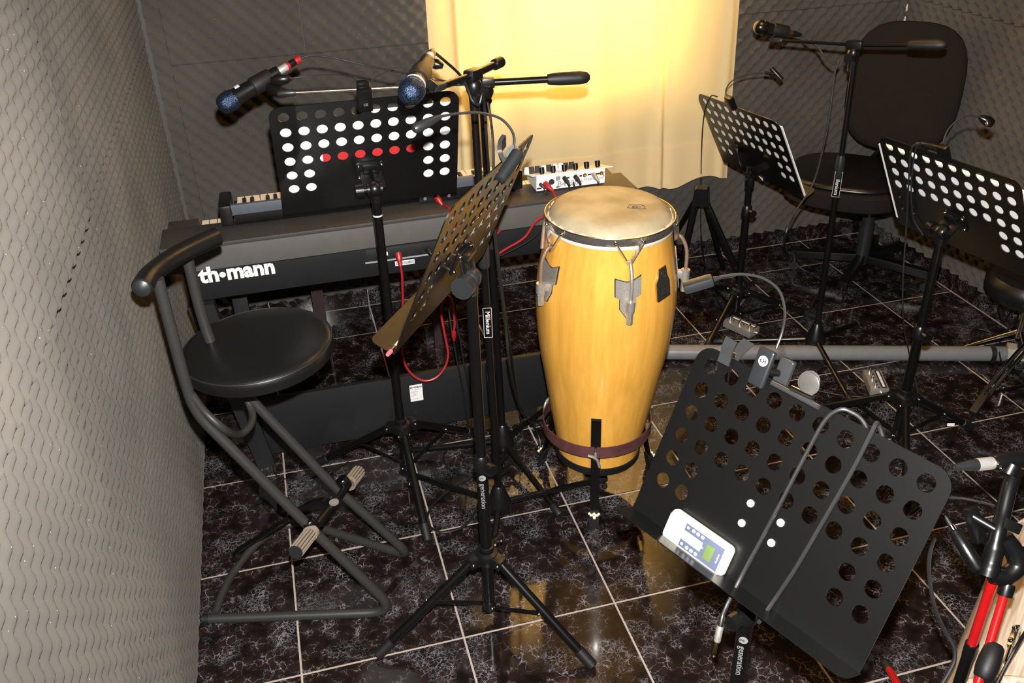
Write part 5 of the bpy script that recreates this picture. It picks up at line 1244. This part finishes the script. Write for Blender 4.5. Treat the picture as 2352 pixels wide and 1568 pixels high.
def throne():
    c = at_d(2375, 655, dep((2.42, -.12, .28))); root = thing('padded_drum_seat', 'dark padded seat partly cut off by the right edge below the music stand', 'seat', (c.x, c.y, 0))
    MB().lathe([(.0005, -.05), (.10, -.05), (.135, -.042), (.15, -.02), (.15, .015), (.135, .035), (.09, .045), (.0005, .05)], 40, Mx.Translation(c)).build('cushion', M['vinyl'], root)
    MB().cyl((c.x, c.y, .10), (c.x, c.y, c.z-.04), .013, seg=14).build('post', M['chrome'], root)
    for k in range(3):
        a = 2*PI*k/3+.2; MB().cyl((c.x, c.y, .13), (c.x+.16*math.cos(a), c.y+.16*math.sin(a), .012), .008, seg=10).build('leg', M['chrome'], root)
throne()
def strip():
    a = at_z(2312, 800, .03); root = thing('power_strip', 'beige power strip with a black plug near the right wall', 'power strip', (a.x, a.y, 0)); d = V((.80, -.60, 0))
    Mf = frame(a+d*.13+V((0, 0, -.008)), d, d.cross(V((0, 0, 1)))*-1)
    MB().box((0, 0, 0), (.26, .05, .042), Mf, .004).build('case', M['beige'], root)
    MB().lathe([(.020, 0), (.020, .012), (.016, .026), (.0005, .028)], 20, Mx.Translation(a+d*.05+V((0, 0, .012)))).build('plug', M['plast'], root)
strip()
cable('black cable looping over the power strip by the right wall', [at_z(2292, 700, .16), at_z(2296, 725, .08), at_z(2305, 740, .02), at_z(2325, 712, .10), at_z(2338, 720, .10), at_z(2330, 745, .03), at_z(2300, 770, .004), at_z(2300, 810, .004), at_z(2320, 840, .004), at_z(2345, 850, .004)], .0035)
cable('thin black cable on the tiles behind the end of the grey tube', [at_z(2275, 762, .004), at_z(2245, 755, .004), at_z(2230, 765, .004), at_z(2240, 780, .004), at_z(2270, 795, .004), at_z(2292, 803, .03), at_z(2297, 818, .058), at_z(2300, 835, .02)], .0025)
tag(MB().along([(.0045, 0), (.0045, .7), (.0025, .8), (.0012, 1)], at_z(2147, 652, .008), at_z(2163, 662, .006), 12).build('jack_plug', M['brass']), 'small gold jack plug lying on the tiles by the right stand pole', 'plug')
for k, (x, y) in enumerate(((2083, 18), (2078, 46))):
    p = at_x(x, y, XR-.032); tag(MB().prism([(-.006, -.014), (.002, -.010), (.008, .012), (.003, .014), (-.005, .002)], 0, .0012, frame(p, (0, -1, .35), (0, .35, 1))).build('wall_sticker', M['white']), ('upper' if k == 0 else 'lower')+' white scrap stuck in the corner above the office chair', 'sticker')
# sticker on the right stand leg
lo_ = at_z(2186, 978, .03); tag(MB().box((0, 0, 0), (.022, .010, .0008), frame(at_d(2184, 975, dep((2.06, -.43, .05))-.012), RT, (0, .3, 1))).build('price_sticker', M['white']), 'small white sticker on the leg of the right edge stand', 'sticker')

# ------------------------------------------------------------------ right foreground: drum, red stand with microphones
def drum():
    yaw = rad(38); D = V((math.cos(yaw), math.sin(yaw), 0)); Q = V((1.77, -1.2, .2)); s = D.cross(V((0, 0, 1)))
    a, e = Q+D*-.575, Q+D*-.022; r = .2; root = thing('wooden_drum', 'pale grained wooden drum lying on its side in the bottom right corner', 'drum', (a+e)/2-V((0, 0, .2)))
    root.rotation_euler = (0, 0, 0)
    me = MB().along([(r-.012, 0), (r, .01), (r, .99), (r-.012, 1)], a, e, 96)
    sh = me.build('shell', M['drumwood'], root)
    for p in (a, e): MB().tube([p+(s*math.cos(t)+V((0, 0, 1))*math.sin(t))*(r-.006) for t in [2*PI*k/64 for k in range(64)]], .009, 10, closed=True).build('hoop', M['drumwood'], root)
    for p, sg in ((a, 1), (e, -1)): MB().along([(r-.012, 0), (r-.012, 1)], p+D*.004*sg, p+D*.006*sg, 64).build('drum_head', M['white'], root)
    up_ = V((0, 0, 1)); side = -s if s.dot(CAM-Q) < 0 else s
    for (t0, ang) in ((.10, 58), (.48, 62)):
        nrm = side*math.cos(rad(ang))+up_*math.sin(rad(ang)); p = a+D*(.44*t0/.44)+nrm*r
        lg = MB().bar(p-D*.030+nrm*.008, p+D*.030+nrm*.008, .014, .016, .004, up=nrm).build('lug', M['chrome'], root)
        MB().cyl(p-D*.075+nrm*.012, p+D*.02+nrm*.012, .0032, seg=10).build('tension_rod', M['chrome'], lg)
        for q in (-.018, .018): MB().sph(p+D*q+nrm*.016, .006, seg=10).build('screw', M['chrome'], lg)
drum()
def red_stand():
    top = at_z(2280, 1335, .60); X, Y = top.x, top.y; root = thing('red_microphone_stand', 'short red microphone stand with a foam grip in the bottom right corner', 'microphone stand', (X, Y, 0))
    MB().cyl((X, Y, .16), (X, Y, .445), .0105, seg=16).build('lower_tube', M['stand'], root); MB().cyl((X, Y, .435), (X, Y, .60), .0085, seg=18).build('pole', M['redpaint'], root)
    MB().cyl((X, Y, .42), (X, Y, .45), .0115, seg=16).build('collar', M['plast'], root)
    z = .62; H = V((X, Y, z)); n = (CAM-H).normalized()
    # curved head
    D = dep(H); hd = spline([at_d(2268, 1322, D), at_d(2280, 1280, D), at_d(2292, 1225, D), at_d(2304, 1180, D+.01), at_d(2318, 1120, D+.02), at_d(2330, 1082, D+.03)], 6)
    MB().tube(hd, [.018]*4+[.0155]*6+[.0125]*(len(hd)-10), 16).build('neck', M['plast'], root)
    MB().tube(spline([at_d(2278, 1318, D), at_d(2310, 1322, D), at_d(2336, 1300, D), at_d(2330, 1268, D), at_d(2305, 1235, D)], 6), .016, 14).build('yoke', M['plast'], root)
    k = MB(); knob(k, at_d(2352, 1275, D-.01), RT, .014, .02, 6); k.build('knob', M['plast'], root)
    a, c = at_d(2310, 1355, D+.005), at_d(2252, 1545, D-.03)
    MB().along([(.012, 0), (.013, .3), (.012, 1)], at_d(2315, 1340, D), at_d(2307, 1368, D), 14).build('boom_clamp', M['plast'], root)
    MB().cyl(a, at_d(2225, 1640, D-.05), .0072, seg=16).build('boom', M['redpaint'], root)
    MB().along([(.0105, 0), (.0150, .08), (.0175, .45), (.0175, .7), (.0150, .94), (.011, 1)], at_d(2288, 1478, D-.02), at_d(2256, 1560, D-.035), 20).build('foam_grip', M['rubber'], root)
    f1 = at_z(2033, 1522, .010)
    az0 = math.atan2(f1.y-Y, f1.x-X); R = ((f1.x-X)**2+(f1.y-Y)**2)**.5
    MB().lathe([(.015, .12), (.026, .126), (.026, .160), (.013, .175)], 20, Mx.Translation((X, Y, 0))).build('hub', M['plast'], root)
    for q in range(3):
        az = az0+2*PI*q/3; d = V((math.cos(az), math.sin(az), 0)); e = V((X, Y, .010))+d*R; s_ = V((X, Y, .14))+d*.02
        lg = MB().cyl(s_, e, .0085, seg=14).build('leg', M['redpaint'], root); MB().along([(.009, 0), (.0115, .1), (.0105, .8), (.006, 1)], e+(s_-e).normalized()*.034, e-(s_-e).normalized()*.012, 14).build('foot_cap', M['rubber'], lg)
    # arm holding the slim microphone
    p, q = at_d(2285, 1215, D), at_d(2225, 1180, D+.02); MB().cyl(p, q, .008, seg=12).build('side_arm', M['plast'], root)
    MB().bar(at_d(2228, 1165, D+.02), at_d(2250, 1245, D+.02), .022, .016, .003).build('clip', M['plast'], root)
    MB().box((0, 0, 0), (.030, .018, .006), frame(at_d(2325, 1208, D-.01), RT*.9+UP*-.4, UP), .002).build('wing', M['plast'], root)
    return D
DR = red_stand()
def slim_mic():
    a, e = at_d(2178, 1196, DR+.03), at_d(2248, 1308, DR+.0); root = thing('pencil_microphone', 'slim black pencil microphone clipped beside the red stand', 'microphone', (a+e)/2); d = (e-a).normalized()
    MB().along([(.0035, 0), (.005, 1)], a-d*.012, a+d*.008, 12).build('cable_boot', M['rubber'], root); MB().along([(.0062, 0), (.0066, 1)], a+d*.008, a+d*.016, 14).build('chrome_ring', M['chrome'], root)
    MB().along([(.0068, 0), (.0092, .05), (.0092, .12), (.0115, .16), (.0118, .95), (.0105, 1)], a+d*.016, e, 18).build('body', M['plast'], root)
    x = UP.cross(d).normalized(); z = (CAM-a).normalized(); Mt = frame(a.lerp(e, .58)+z*.0122-x*.0, d*-1, z.cross(d*-1)*1)
    MB().text('t.bone', .0065, Mt, .0002).build('lettering', M['print'], root)
slim_mic()
def side_mic():
    D = DR+.02; a, e = at_d(2278, 1063, D), at_d(2440, 1045, D+.03); root = thing('boom_microphone', 'dark microphone lying level at the right edge above the red stand', 'microphone', (a+e)/2); d = (e-a).normalized()
    MB().along([(.013, 0), (.0155, .05), (.0165, .5), (.019, 1)], a, e, 20).build('body', M['plast'], root)
    for (x, y) in ((2294, 1066), (2300, 1076)): MB().sph(at_d(x, y, D-.0145), .0035, seg=8).build('screw', M['chrome'], root)
    MB().along([(.0105, 0), (.011, .1), (.011, 1)], a-d*.030, a, 18).build('plug_shell', M['satin'], root)
    MB().along([(.0105, 0), (.009, .4), (.0045, 1)], a-d*.030, a-d*.072, 18).build('plug_boot', M['greyplast'], root)
    MB().along([(.014, 0), (.015, 1)], at_d(2315, 1090, D), at_d(2326, 1068, D), 14).build('clip', M['plast'], root)
    q = a-d*.070
    cable('grey cable running from the right edge microphone behind the foreground stand', [q, at_d(2185, 1078, D+.01), at_d(2160, 1110, D+.03), at_d(2130, 1150, D+.05), at_d(2080, 1190, D+.08)], .0032, 'greycable')
side_mic()
cable('dark cable hanging from the foreground stand past the drum lug', [at_d(2146, 1235, DR+.05), at_d(2136, 1270, DR+.06), at_d(2134, 1320, DR+.08), at_d(2146, 1390, DR+.10), at_d(2168, 1445, DR+.12), at_d(2190, 1482, DR+.12), at_d(2192, 1515, DR+.12), at_d(2175, 1550, DR+.12), at_d(2150, 1590, DR+.12)], .0036, 'greycable')
cable('thin grey cord crossing the tiles behind the red stand head', [at_d(2172, 1143, DR+.10), at_d(2210, 1144, DR+.08), at_d(2250, 1152, DR+.06), at_d(2284, 1161, DR+.03)], .0024, 'greycable')
cable('dark cord lying across the pale wooden drum', [at_d(2362, 1440, DR+.06), at_d(2335, 1485, DR+.08), at_d(2310, 1530, DR+.08), at_d(2285, 1580, DR+.08)], .0032)

# ------------------------------------------------------------------ look-alikes share a group
GROUPS = {'music_stand': 'perforated music stands', 'microphone_stand': 'black microphone stands with booms', 'microphone': 'hand-held microphones on the booms',
          'clip_lamp': 'clip-on lamps of the music stands', 'effect_box': 'metal effect boxes on the floor', 'cable': 'cables and cords', 'cable_plug': 'plugs at cable ends',
          'sheet_music': 'sheets on the music stands', 'wall_sticker': 'white scraps in the corner', 'jack_plug': 'jack plugs'}
for o in list(scene.objects):
    if o.parent is None and 'category' in o:
        g = GROUPS.get(o.name.split('.')[0])
        if g: o['group'] = g
